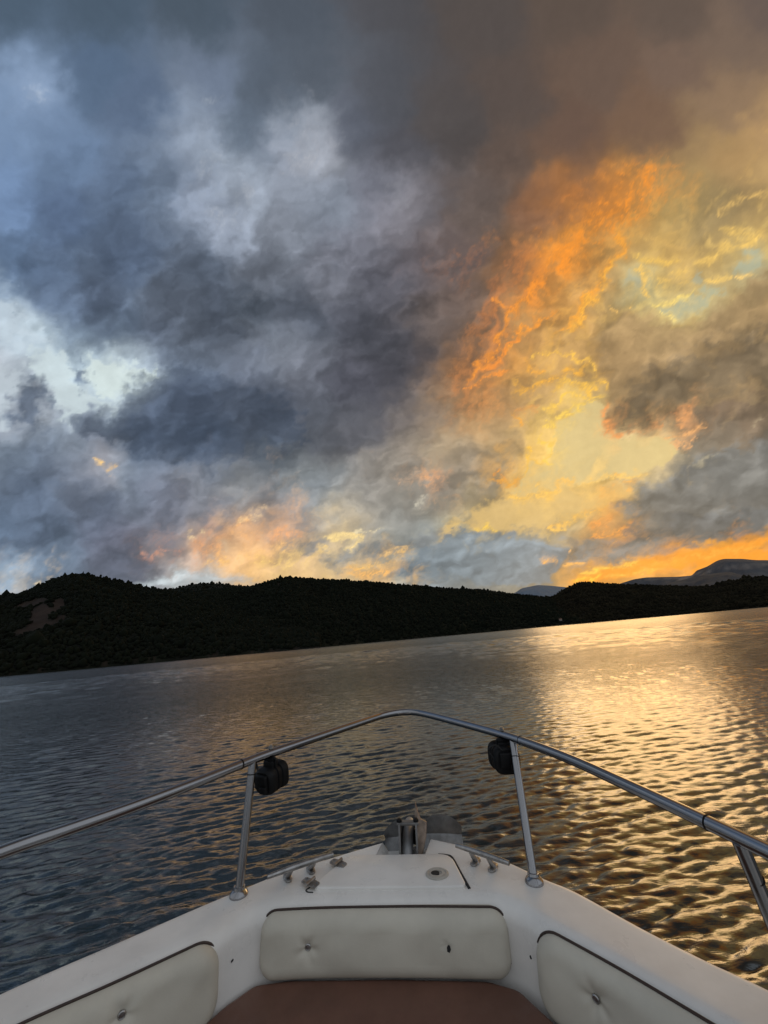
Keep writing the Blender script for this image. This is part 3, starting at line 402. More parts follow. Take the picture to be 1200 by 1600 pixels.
SKY_RIMS = [
    (2.52, 0.60, (250, 151, 51, 0.78), [(44.56, 45.01), (41.54, 42.24), (37.65, 40.47), (33.33, 39.28)]),
    (2.23, 0.80, (252, 153, 49, 0.69), [(40.44, 40.04), (35.60, 38.16), (30.63, 34.90), (26.60, 31.54)]),
    (1.64, 0.80, (252, 151, 49, 0.69), [(41.61, 43.16), (38.04, 39.33), (34.02, 35.99), (29.99, 32.63), (25.98, 29.73), (22.04, 27.75)]),
    (0.65, 0.90, (253, 169, 59, 0.71), [(38.87, 37.87), (37.91, 33.79), (35.48, 30.29), (32.38, 26.84), (29.77, 23.79), (27.24, 21.68)]),
    (0.49, 1.00, (254, 184, 72, 0.86), [(37.84, 32.87), (35.22, 29.38), (34.61, 27.57), (32.60, 26.07), (31.26, 24.60), (30.19, 23.10), (28.48, 21.75)]),
    (0.55, 1.00, (250, 155, 56, 0.79), [(25.73, 30.22), (22.92, 26.93), (20.32, 24.17), (18.17, 21.08), (16.09, 18.91), (13.50, 16.32)]),
    (0.43, 1.00, (252, 160, 59, 0.86), [(28.04, 25.82), (25.10, 24.68), (22.60, 23.03), (21.00, 20.82), (18.06, 19.68)]),
    (0.37, 1.00, (250, 155, 63, 0.79), [(18.00, 28.11), (20.55, 26.95), (22.92, 26.93)]),
    (0.38, 1.00, (248, 150, 61, 0.86), [(15.54, 18.02), (17.51, 18.79), (20.06, 20.91), (22.28, 22.59), (22.56, 22.56)]),
    (0.33, 1.00, (246, 153, 66, 0.79), [(12.93, 15.24), (15.39, 16.15), (18.37, 17.77), (19.83, 18.11)]),
    (0.38, 1.00, (253, 179, 72, 0.86), [(22.30, 19.30), (23.63, 18.05), (24.98, 17.18), (25.72, 18.05)]),
    (0.27, 1.00, (255, 198, 85, 0.98), [(23.24, 19.21), (24.55, 20.04), (26.63, 20.04), (28.47, 19.22), (30.32, 18.58), (32.61, 17.44), (33.45, 15.95)]),
    (0.43, 1.00, (253, 184, 68, 0.93), [(20.94, 14.24), (23.38, 14.96), (25.32, 15.45), (27.08, 16.05), (29.23, 16.80), (31.63, 17.05)]),
    (0.49, 1.00, (255, 198, 80, 0.98), [(26.35, 14.03), (28.62, 14.97), (30.51, 14.80), (32.34, 13.88), (33.82, 14.50), (34.69, 13.48)]),
    (0.55, 1.00, (255, 205, 89, 0.98), [(25.01, 11.51), (27.46, 12.42), (29.87, 12.77), (32.26, 12.75), (34.16, 12.77)]),
    (0.27, 0.90, (255, 211, 93, 0.98), [(33.43, 11.89), (31.22, 11.71), (29.27, 11.12), (27.60, 10.52), (26.44, 10.24), (25.79, 9.35), (24.98, 8.66), (24.24, 7.78)]),
    (0.25, 0.90, (255, 209, 89, 0.98), [(24.24, 7.78), (24.45, 6.81), (25.57, 6.52), (25.69, 5.56), (25.21, 4.36), (24.40, 3.77), (26.08, 3.23)]),
    (0.28, 0.90, (255, 198, 76, 0.98), [(24.40, 3.77), (23.02, 3.32), (22.02, 3.98), (21.87, 5.61), (22.69, 6.40), (22.36, 4.62), (21.45, 2.79), (20.97, 1.59)]),
    (0.33, 0.90, (252, 174, 59, 0.98), [(20.97, 1.59), (19.45, 1.73), (18.33, 2.12), (17.04, 1.56), (15.83, 2.05)]),
    (0.25, 1.00, (252, 164, 63, 0.98), [(16.43, 2.29), (17.46, 3.15), (18.54, 2.38)]),
    (0.27, 1.00, (250, 174, 68, 0.79), [(20.24, 11.46), (21.58, 10.39), (21.98, 9.41), (21.18, 9.00)]),
    (0.55, 1.00, (238, 162, 83, 0.57), [(20.75, 11.89), (22.64, 11.72), (24.54, 11.55)]),
    (0.54, 1.00, (254, 205, 100, 0.8), [(39.47, 33.19), (41.28, 32.10), (43.18, 32.21), (45.52, 32.00), (46.61, 31.35)]),
    (0.67, 1.00, (253, 205, 105, 0.69), [(41.58, 29.75), (43.39, 28.65), (45.34, 29.41), (47.79, 30.59)]),
    (0.34, 1.00, (255, 222, 125, 0.98), [(41.31, 26.04), (42.39, 25.20), (43.68, 26.02), (45.31, 26.25), (46.87, 26.95), (47.88, 27.79)]),
    (0.34, 1.00, (254, 205, 105, 0.8), [(40.95, 31.48), (41.39, 29.76), (40.90, 28.13), (41.84, 26.74)]),
    (0.27, 1.00, (255, 225, 135, 0.98), [(43.58, 24.62), (44.75, 23.77), (45.87, 23.49)]),
    (0.61, 1.00, (254, 208, 110, 0.75), [(48.76, 30.97), (51.17, 31.69), (54.06, 32.54), (56.42, 32.61), (59.32, 33.56)]),
    (0.47, 1.00, (254, 210, 115, 0.8), [(49.80, 28.27), (51.88, 28.27), (53.80, 28.66), (54.75, 28.76)]),
    (0.34, 1.00, (252, 210, 125, 0.8), [(54.75, 28.76), (56.61, 28.23), (58.32, 28.26)]),
    (0.54, 1.00, (250, 205, 110, 0.63), [(53.32, 35.67), (54.67, 34.62), (57.44, 33.73), (59.86, 34.63)]),
    (0.40, 1.00, (246, 200, 115, 0.57), [(52.95, 37.09), (54.49, 38.98), (56.42, 39.73), (59.27, 40.22)]),
    (0.40, 1.00, (230, 185, 105, 0.46), [(41.01, 34.90), (42.93, 35.38), (45.70, 34.49), (48.45, 33.32)]),
    (0.27, 1.00, (254, 200, 110, 0.69), [(36.10, 26.04), (37.01, 25.49)]),
    (0.24, 1.00, (254, 200, 110, 0.69), [(38.93, 25.79), (39.57, 25.45)]),
    (0.62, 0.90, (247, 160, 88, 0.86), [(34.38, 11.80), (34.16, 10.21), (34.61, 8.56), (34.96, 6.82), (36.26, 6.32)]),
    (0.68, 1.00, (238, 158, 95, 0.63), [(36.26, 6.32), (38.51, 7.07), (40.98, 8.18), (43.43, 9.10), (45.90, 10.20), (47.38, 10.92)]),
    (0.34, 1.00, (248, 182, 115, 0.8), [(41.73, 5.26), (44.15, 5.71), (46.10, 6.29), (47.61, 7.39), (48.61, 7.97)]),
    (0.28, 1.00, (240, 178, 118, 0.69), [(43.09, 4.19), (45.04, 4.77), (46.99, 5.26), (48.31, 6.38)]),
    (0.41, 1.00, (244, 170, 105, 0.63), [(43.86, 8.40), (45.60, 8.71), (46.99, 9.54)]),
    (0.28, 1.00, (200, 185, 150, 0.46), [(46.01, 0.87), (47.68, 1.39), (49.34, 1.91), (50.60, 2.08)]),
    (0.28, 1.00, (195, 175, 140, 0.46), [(55.65, 6.10), (57.12, 6.73), (58.10, 7.12)]),
    (0.48, 1.00, (254, 200, 95, 0.8), [(18.10, -0.73), (19.74, -0.59), (21.29, -1.50), (23.07, -0.89), (24.78, -1.05), (26.45, -0.53)]),
    (0.38, 1.00, (252, 195, 95, 0.7), [(26.00, -0.20), (27.46, 0.15), (28.91, 0.21)]),
    (0.48, 1.00, (254, 205, 110, 0.75), [(29.35, -0.31), (31.31, 0.28), (33.26, 0.77), (34.46, 0.19), (36.14, 0.80), (38.06, 0.82), (39.66, 0.48)]),
    (0.38, 1.00, (253, 190, 90, 0.7), [(34.69, 0.64), (35.90, 1.40)]),
    (0.57, 1.00, (246, 180, 90, 0.6), [(31.11, -2.39), (33.58, -1.46), (36.03, -0.72), (38.46, -0.17)]),
    (0.48, 1.00, (250, 180, 80, 0.6), [(29.05, -4.12), (31.48, -3.86), (33.45, -3.08)]),
    (0.86, 1.00, (251, 160, 72, 0.8), [(30.76, -6.97), (32.76, -5.90), (34.64, -6.55), (36.53, -6.91)]),
    (0.48, 1.00, (252, 165, 70, 0.75), [(30.66, -8.31), (32.60, -8.10), (34.55, -7.69), (36.50, -7.29)]),
    (0.38, 1.00, (253, 195, 90, 0.8), [(24.71, -6.81), (26.04, -5.77), (27.51, -5.42), (29.01, -4.69), (30.49, -4.25)]),
    (0.29, 1.00, (253, 200, 95, 0.8), [(25.10, -6.84), (26.43, -6.96)]),
    (0.38, 0.90, (255, 208, 85, 0.9), [(13.86, -5.54), (14.67, -5.03), (15.40, -5.48), (16.54, -5.68)]),
    (0.29, 0.80, (253, 185, 95, 0.8), [(23.20, -11.30), (24.19, -11.01), (25.13, -11.38)]),
    (0.29, 0.80, (253, 185, 95, 0.8), [(26.41, -12.17), (27.98, -11.83), (29.70, -12.08)]),
    (0.24, 0.80, (250, 190, 120, 0.8), [(26.96, -10.10), (27.58, -9.57)]),
    (0.29, 1.00, (255, 205, 70, 0.95), [(27.30, -14.39), (28.98, -13.96), (30.69, -14.30), (32.17, -13.76)]),
    (0.29, 1.00, (255, 200, 80, 0.8), [(28.33, -13.61), (31.26, -13.10), (34.17, -12.78), (37.58, -12.41)]),
    (0.29, 1.00, (255, 190, 80, 0.7), [(32.62, -14.29), (36.02, -13.92), (38.43, -13.94), (41.33, -13.91)]),
    (0.48, 1.00, (255, 180, 70, 0.5), [(37.51, -13.37), (43.34, -12.74), (49.16, -12.10), (56.92, -11.45)]),
    (0.86, 0.90, (246, 180, 122, 0.75), [(5.35, 2.61), (6.51, 2.70), (7.17, 1.49), (5.98, 1.03)]),
    (0.95, 1.00, (232, 168, 118, 0.5), [(6.84, 2.19), (8.83, 2.97), (9.70, 1.94)]),
    (0.57, 1.00, (215, 175, 140, 0.35), [(2.20, 1.65), (4.27, 3.38), (5.73, 3.73)]),
    (0.48, 1.00, (220, 212, 190, 0.5), [(4.06, -1.19), (5.33, -0.83), (6.05, -0.32)]),
    (0.86, 1.00, (253, 178, 112, 0.7), [(-30.32, -5.30), (-28.17, -4.92), (-25.75, -4.75), (-24.93, -6.18), (-27.39, -6.73)]),
    (0.86, 1.00, (254, 205, 125, 0.75), [(-28.35, -6.64), (-25.45, -6.52), (-22.55, -6.39), (-19.66, -6.27), (-17.39, -7.63)]),
    (0.86, 1.00, (255, 214, 130, 0.8), [(-19.79, -7.61), (-16.89, -7.48), (-14.52, -7.89), (-12.12, -7.91), (-10.12, -7.13), (-8.86, -5.99)]),
    (0.67, 1.00, (253, 190, 125, 0.75), [(-21.82, -3.86), (-20.72, -2.51), (-21.86, -1.45), (-19.60, -0.88)]),
    (0.48, 1.00, (248, 212, 160, 0.5), [(-22.26, -1.60), (-20.84, -0.77), (-19.55, -0.31), (-18.51, 0.46)]),
    (0.77, 1.00, (252, 178, 118, 0.7), [(-19.96, -4.51), (-17.49, -3.77), (-15.07, -3.60), (-12.71, -4.00)]),
    (0.67, 1.00, (253, 200, 130, 0.7), [(-18.67, -6.07), (-15.75, -5.66), (-13.77, -5.06)]),
    (0.57, 1.00, (254, 222, 150, 0.8), [(-9.92, -4.93), (-7.95, -4.43), (-5.54, -4.36), (-3.66, -4.82), (-4.24, -5.93), (-6.67, -6.19)]),
    (0.38, 1.00, (240, 222, 180, 0.75), [(-5.51, -4.08), (-2.62, -3.95), (-0.21, -3.79)]),
    (0.67, 1.00, (254, 200, 112, 0.8), [(-6.01, -9.43), (-3.57, -9.07), (-1.15, -8.91), (0.85, -8.12), (3.28, -7.76)]),
    (0.58, 1.00, (253, 190, 108, 0.8), [(-7.00, -9.73), (-4.64, -10.23), (-1.77, -10.49), (0.39, -10.01)]),
    (0.38, 1.00, (252, 205, 135, 0.6), [(-0.39, -8.01), (1.43, -7.02), (3.86, -6.66)]),
    (0.77, 1.00, (236, 164, 126, 0.55), [(-36.32, -4.76), (-33.90, -4.59), (-31.50, -4.62)]),
    (0.48, 1.00, (240, 210, 160, 0.6), [(-29.38, -2.69), (-28.12, -2.61)]),
    (0.76, 1.00, (200, 178, 160, 0.18), [(-22.77, 1.03), (-20.20, 2.72), (-17.74, 3.45), (-15.93, 2.33)]),
    (0.57, 1.00, (195, 180, 165, 0.18), [(-15.79, 3.75), (-12.81, 4.92), (-11.30, 5.73)]),
    (0.67, 1.00, (205, 205, 205, 0.5), [(-33.83, -8.56), (-29.45, -7.99), (-25.70, -9.00), (-21.91, -9.64)]),
    (0.38, 0.80, (255, 212, 140, 0.95), [(-42.15, 10.32), (-41.36, 9.67), (-40.67, 9.04)]),
    (0.38, 0.80, (255, 208, 130, 0.95), [(-40.25, 7.67), (-39.61, 8.28), (-38.40, 8.84)]),
    (0.24, 0.50, (255, 232, 190, 0.95), [(-52.75, -7.33), (-51.88, -7.31)]),
    (1.86, 1.00, (168, 184, 206, 0.36), [(-45.58, 65.40), (-45.14, 63.55), (-44.05, 62.55)]),
    (1.24, 1.00, (196, 205, 214, 0.3), [(-44.81, 63.98), (-43.55, 62.78)]),
    (2.20, 1.00, (112, 132, 160, 0.24), [(-49.63, 62.59), (-46.50, 61.41), (-43.48, 59.32)]),
    (1.09, 1.00, (178, 186, 196, 0.3), [(-20.65, 60.95), (-20.00, 59.99)]),
    (1.77, 1.00, (156, 165, 178, 0.3), [(-22.32, 56.56), (-19.68, 54.96), (-18.56, 52.12)]),
    (2.20, 1.00, (160, 168, 180, 0.3), [(-23.43, 50.26), (-20.32, 48.62), (-19.67, 45.80)]),
    (1.26, 1.00, (188, 192, 198, 0.36), [(-21.72, 44.15), (-19.48, 43.03), (-18.02, 43.54), (-17.20, 45.13)]),
    (1.10, 1.00, (186, 190, 198, 0.3), [(-16.41, 45.52), (-14.60, 46.74)]),
    (1.10, 1.00, (180, 186, 194, 0.3), [(-23.29, 51.63), (-21.58, 50.10), (-18.38, 52.11)]),
    (2.65, 1.00, (168, 170, 178, 0.33), [(-9.48, 54.06), (-6.57, 55.17), (-4.43, 53.16), (-3.71, 50.82)]),
    (1.88, 1.00, (180, 180, 184, 0.3), [(-8.73, 52.17), (-6.63, 49.70), (-4.60, 51.35)]),
    (1.78, 1.00, (132, 140, 152, 0.24), [(-6.89, 46.97), (-4.35, 43.99), (-2.24, 41.50)]),
    (2.20, 1.00, (146, 146, 152, 0.3), [(4.11, 44.16), (6.06, 44.91), (7.72, 42.47)]),
    (2.46, 1.00, (112, 120, 134, 0.21), [(-8.78, 37.00), (-5.17, 35.29), (-2.32, 35.50)]),
    (2.22, 1.00, (126, 130, 140, 0.24), [(-16.24, 33.02), (-15.02, 31.05)]),
    (2.03, 1.00, (126, 134, 146, 0.27), [(-18.19, 22.91), (-14.77, 24.01), (-10.02, 24.06), (-8.10, 24.36)]),
    (1.60, 1.00, (126, 142, 164, 0.24), [(-30.41, 24.00), (-27.96, 24.72), (-28.34, 25.69)]),
]


# ------------------------------------------------------------------ camera
PITCH, ROLL, EYE = R(18.5), R(5.15), 1.35
fwd = Vector((0, math.cos(PITCH), math.sin(PITCH))); up0 = Vector((0, -math.sin(PITCH), math.cos(PITCH))); rt0 = Vector((1, 0, 0))
rt = rt0 * math.cos(ROLL) - up0 * math.sin(ROLL); up = up0 * math.cos(ROLL) + rt0 * math.sin(ROLL)
cam = bpy.data.cameras.new('camera'); cam_o = bpy.data.objects.new('camera', cam); COL.objects.link(cam_o)
cam_o.matrix_world = Matrix(((rt.x, up.x, -fwd.x, 0), (rt.y, up.y, -fwd.y, 0), (rt.z, up.z, -fwd.z, EYE), (0, 0, 0, 1)))
cam.sensor_fit = 'VERTICAL'; cam.sensor_height = 36; cam.lens = 13.5
cam.clip_start = .02; cam.clip_end = 60000
scene.camera = cam_o

# ------------------------------------------------------------------ daylight: Nishita sky, one low sun
SUN_AZ, SUN_EL = R(28), R(12)
world = bpy.data.worlds.new('World'); scene.world = world; world.use_nodes = True
w = NT(world.node_tree); w.n.clear()
sky = w.new('ShaderNodeTexSky', sky_type='NISHITA'); sky.sun_disc = False; sky.sun_elevation = SUN_EL; sky.sun_rotation = SUN_AZ
sky.air_density = 1.5; sky.dust_density = 1.5; sky.altitude = 100
bg = w.new('ShaderNodeBackground'); w.l.new(sky.outputs[0], bg.inputs[0]); bg.inputs[1].default_value = .05
wo = w.new('ShaderNodeOutputWorld'); w.l.new(bg.outputs[0], wo.inputs[0])
sun = bpy.data.lights.new('sun', 'SUN'); sun.energy = SUN_E; sun.angle = R(19); sun.color = (1, .62, .28)
sun_o = bpy.data.objects.new('sun', sun); COL.objects.link(sun_o)
sd = Vector((math.sin(SUN_AZ) * math.cos(SUN_EL), math.cos(SUN_AZ) * math.cos(SUN_EL), math.sin(SUN_EL)))
sun_o.rotation_euler = sd.to_track_quat('Z', 'Y').to_euler()

# ------------------------------------------------------------------ sky: a dome of sunset cloud that lets a little sun and sky through
def lin(a):
    a = np.clip(np.asarray(a, float) / 255.0, 0, 1)
    return np.where(a <= .04045, a / 12.92, ((a + .055) / 1.055) ** 2.4)
def _lat(seed):
    return np.random.default_rng(seed).normal(size=(256, 256))
def vnoise(x, y, T):
    i = np.floor(x).astype(int); f = x - i; f = f * f * f * (f * (f * 6 - 15) + 10)
    j = np.floor(y).astype(int); g = y - j; g = g * g * g * (g * (g * 6 - 15) + 10)
    i &= 255; j &= 255; i1 = (i + 1) & 255; j1 = (j + 1) & 255
    return (T[i, j] * (1 - f) + T[i1, j] * f) * (1 - g) + (T[i, j1] * (1 - f) + T[i1, j1] * f) * g
def rfbm(x, y, seed, octs=6, rough=.5, ridge=False):
    T = _lat(seed); s = np.zeros_like(x); a = 1.0; nrm = 0; c, sn = math.cos(.65), math.sin(.65)
    for o in range(octs):
        n = vnoise(x + 31.7 * o, y + 11.3 * o, T)
        if ridge: n = 1.0 - 2.2 * np.abs(n)
        s += a * n; nrm += a * a; a *= rough
        x, y = (c * x - sn * y) * 2.03, (sn * x + c * y) * 2.03
    return s / math.sqrt(nrm) * (1.5 if not ridge else .9)
def sstep(x, lo, hi):
    t = np.clip((x - lo) / (hi - lo), 0, 1); return t * t * (3 - 2 * t)
def seg_dist(x, y, P, closed=False):
    """distance to a polyline and the position along it (0..1)"""
    n = len(P); best = np.full(x.shape, 1e9); along = np.zeros_like(x)
    m = n if closed else n - 1
    for k in range(m):
        (ax, ay), (bx, by) = P[k], P[(k + 1) % n]
        dx, dy = bx - ax, by - ay; L = dx * dx + dy * dy + 1e-9
        t = np.clip(((x - ax) * dx + (y - ay) * dy) / L, 0, 1)
        d = (x - ax - t * dx) ** 2 + (y - ay - t * dy) ** 2
        b = d < best; best = np.where(b, d, best); along = np.where(b, (k + t) / m, along)
    return np.sqrt(best), along
def inside(x, y, P):
    r = np.zeros(x.shape, bool); n = len(P)
    for k in range(n):
        (ax, ay), (bx, by) = P[k], P[(k + 1) % n]
        c = (ay > y) != (by > y); xx = (bx - ax) * (y - ay) / ((by - ay) if by != ay else 1e-9) + ax
        r ^= c & (x < xx)
    return r
def rbf_field(pts, sig, ncol, ga, ge):
    P = np.array([p[:2] for p in pts]); V = np.array([p[2:2 + ncol] for p in pts], float)
    A, E = np.meshgrid(ga, ge, indexing='ij')
    d2 = (A[..., None] - P[:, 0]) ** 2 + (E[..., None] - P[:, 1]) ** 2
    w = np.exp(-d2 / (2 * sig * sig)) + .02 * np.exp(-d2 / (2 * (3 * sig) ** 2)) + 2e-5 / (1 + (d2 / 60) ** 2)
    return (w @ V) / w.sum(-1, keepdims=True)
def bil(G, ga, ge, a, e):
    u = np.clip((a - ga[0]) / (ga[1] - ga[0]), 0, len(ga) - 1.001); v = np.clip((e - ge[0]) / (ge[1] - ge[0]), 0, len(ge) - 1.001)
    i = u.astype(int); j = v.astype(int); f = (u - i)[..., None]; g = (v - j)[..., None]
    return (G[i, j] * (1 - f) + G[i + 1, j] * f) * (1 - g) + (G[i, j + 1] * (1 - f) + G[i + 1, j + 1] * f) * g

def sky_paint(a, e, far):
    """cloud radiance (linear rgb) for directions given in cloud-deck plane coordinates"""
    h = e + 20.8
    ey = e * 1.0 - 9 * np.exp(-np.maximum(h, -2) / 9)           # clouds flatten towards the horizon
    k = .0 + np.clip(h / 18, .35, 1)                           # and get smaller
    n1x, n1y = rfbm(a / 6, ey / 5, 1), rfbm(a / 6 + 40, ey / 5, 2)
    n2x, n2y = rfbm(a / 1.9, ey / 1.6, 3, 6, .55), rfbm(a / 1.9 + 50, ey / 1.6, 4, 6, .55)
    wa = a + .5 * n1x + .24 * n2x; we = e + k * (.5 * n1y + .24 * n2y)
    ga = np.arange(-72, 72.1, .7); ge = np.arange(-34, 96.1, .7)
    base = bil(rbf_field(SKY_BASE, 2.3, 4, ga, ge), ga, ge, wa, we)
    g = sstep(a, -8, 18)[..., None]
    rgb = lin((base[..., :3] * 1.08 + 10) * np.array([.985, 1.0, 1.022]) * (1 - g) + base[..., :3] * np.array([1.05, 1.03, 1.01]) * g)
    # soft billows, lit from the sunset side
    px, py = a + .5 * n1x + .22 * n2x, ey + .4 * n1y + .18 * n2y
    b1 = rfbm(px / 6.5, py / 4.6, 5, 4, .5); b1s = rfbm((px + 1.1) / 6.5, (py - .9) / 4.6, 5, 4, .5)
    b2 = rfbm(px / 2.6, py / 2.0, 6, 4, .5); b2s = rfbm((px + .5) / 2.6, (py - .4) / 2.0, 6, 4, .5)
    amp = sstep(96 - h - .3 * np.abs(a + 20), 0, 40)          # the highest deck is nearly smooth
    st = sstep(b1 + .55 * b2 + .10 * n2x, -.05, .14) + .8 * sstep(b1 + .4 * b2 + .10 * n2y, .72, .95) + .8 * sstep(b1 + .5 * b2 - .10 * n2x, -.85, -.62) - 1.3
    rgb = rgb * np.exp(amp * (.042 * st + .05 * b1 + .10 * (b1 - b1s) + .02 * b2 + .035 * (b2 - b2s)))[..., None]
    # shaped cloud edges and gaps
    cx, cy = a + .25 * n1x + .34 * n2x, e + k * (.25 * n1y + .34 * n2y)
    wis = rfbm(a / 1.3 + .3 * n2x, ey / 1.0 + .3 * n2y, 7, 5, .5)
    for kind, soft, wob, col, pts in SKY_SHAPES:
        sx, sy = a + (cx - a) * wob, e + (cy - e) * wob
        d, _ = seg_dist(sx, sy, pts, True); d = np.where(inside(sx, sy, pts), d, -d)
        m = sstep(d + .30 * soft * wis, -soft, soft) * col[3]
        c = lin(np.array(col[:3], float))
        if kind == 'cloud': c = c * np.exp(.10 * b1 + .16 * (b1 - b1s) + .08 * (b2 - b2s) * .5)[..., None] * (1 + .06 * wis[..., None] * (1 - m[..., None]))
        else: c = c * (1 + .03 * b1[..., None])
        rgb = rgb * (1 - m[..., None]) + c * m[..., None]
    # broad wash of sunset light on the fibrous clouds
    ca, sa = math.cos(math.radians(50)), math.sin(math.radians(50))
    u, v = (a * ca + e * sa), (-a * sa + e * ca)
    f1 = rfbm(u / 4.2 + .5 * n1x, v / 1.7 + .5 * n1y, 8, 6, .52); f2 = rfbm(a / 1.5 + .6 * n2x, ey / 1.1 + .6 * n2y, 9, 5, .5, True)
    fil = rfbm(u / 3.0 + .5 * n1x + .35 * n2x, v / .95 + .5 * n1y + .35 * n2y, 10, 5, .55, True)
    lit = bil(rbf_field(SKY_LIT, 1.9, 4, ga, ge), ga, ge, a + .3 * n1x + .25 * n2x, e + k * (.3 * n1y + .25 * n2y))
    la = lit[..., 3] / 100
    lm = sstep(la * 1.05 + .18 * f1 + .10 * fil, .12, 1.10) * sstep(la, .03, .35) * SKY_WASH
    lc = lin(lit[..., :3]) * (1 + .06 * f2 + .06 * f1)[..., None]
    rgb = rgb * (1 - lm[..., None]) + lc * lm[..., None]
    # bright rims and streaks
    for w, wob, col, pts in SKY_RIMS:
        sx, sy = a + (cx - a) * wob * .83, e + (cy - e) * wob * .83
        x0, x1 = min(p[0] for p in pts) - 4 * w - 2, max(p[0] for p in pts) + 4 * w + 2; y0, y1 = min(p[1] for p in pts) - 4 * w - 2, max(p[1] for p in pts) + 4 * w + 2
        s = (a > x0) & (a < x1) & (e > y0) & (e < y1)
        if not s.any(): continue
        d, t = seg_dist(sx[s], sy[s], pts)
        tt = np.minimum(t, 1 - t); ww = w * (.55 + .45 * sstep(tt, 0, .2)) * np.exp(.25 * wis[s])
        m = np.exp(-(d / ww) ** 2) * (col[3] if w > .65 else min(1, col[3] * 1.2)) * np.clip(.85 + .22 * f2[s], .2, 1.1) * sstep(tt, -.05, .12)
        if w > .65: m = m * np.clip(.62 + .26 * fil[s] + .25 * f1[s], .05, 1.1)
        m = np.clip(m, 0, 1)
        rgb[s] = rgb[s] * (1 - m[:, None]) + lin(np.array(col[:3], float)) * (1 + .08 * f2[s])[:, None] * m[:, None]
    # the rest of the sky, behind the viewer: bright high overcast
    far = far[..., None]
    bk = np.array(BACK) * (1 + .12 * rfbm(a / 14, e / 12, 12))[..., None]
    rgb = rgb * (1 - far) + bk * far
    return np.clip(rgb, .002, 4)

def build_sky():
    fine_a = np.arange(-58, 58.01, .17); fine_e = np.arange(-24, 56.01, .17)
    az = np.radians(np.concatenate([np.linspace(-180, -58, 26)[:-1], fine_a, np.linspace(58, 180, 26)[1:-1]]))
    el = np.radians(np.concatenate([np.linspace(-89.9, -24, 14)[:-1], fine_e, np.linspace(56, 89.9, 10)[1:]]))
    A, E = np.meshgrid(az, el, indexing='ij')
    tx, ty, tz = np.sin(A) * np.cos(E), np.cos(A) * np.cos(E), np.sin(E)          # axis tilted 20 degrees above the horizon
    c, s_ = math.cos(R(20)), math.sin(R(20))
    V = np.stack([tx, c * ty - s_ * tz, s_ * ty + c * tz], -1) * 30000.0
    tc = np.maximum(ty, .12)
    far = 1 - sstep(ty, .14, .40)
    rgb = sky_paint(np.clip(57.3 * tx / tc, -110, 110), np.clip(57.3 * tz / tc, -110, 110), far)
    na, ne = A.shape
    i, j = np.meshgrid(np.arange(na), np.arange(ne - 1), indexing='ij'); i2 = (i + 1) % na
    F = np.stack([i * ne + j, i * ne + j + 1, i2 * ne + j + 1, i2 * ne + j], -1).reshape(-1, 4)
    m = bpy.data.materials.new('sunset_cloud'); m.use_nodes = True
    t = NT(m.node_tree); t.n.clear()
    at = t.new('ShaderNodeAttribute'); at.attribute_name = 'cloud'
    nz = t.noise(t.vm('NORMALIZE', t.new('ShaderNodeNewGeometry').outputs['Position']), 60, 6, .6)
    col = t.vm('SCALE', at.outputs['Color'], None, t.step(nz.outputs[0], .25, .75, .955, 1.045, smooth=False))
    em = t.new('ShaderNodeEmission'); t.l.new(col, em.inputs[0]); em.inputs[1].default_value = 1.05
    tr = t.new('ShaderNodeBsdfTransparent'); mx = t.new('ShaderNodeMixShader'); mx.inputs[0].default_value = .05
    t.l.new(em.outputs[0], mx.inputs[1]); t.l.new(tr.outputs[0], mx.inputs[2])
    out = t.new('ShaderNodeOutputMaterial'); t.l.new(mx.outputs[0], out.inputs[0])
    m.cycles.emission_sampling = 'NONE'
    o = link_np('sky', V.reshape(-1, 3), F, m); tag(o, 'sunset sky of dark grey cloud with an orange burning band at the right', 'sky', kind='structure')
    ca = o.data.attributes.new('cloud', 'FLOAT_COLOR', 'POINT')
    ca.data.foreach_set('color', np.concatenate([rgb.reshape(-1, 3), np.ones((na * ne, 1))], 1).astype(np.float32).ravel())
build_sky()

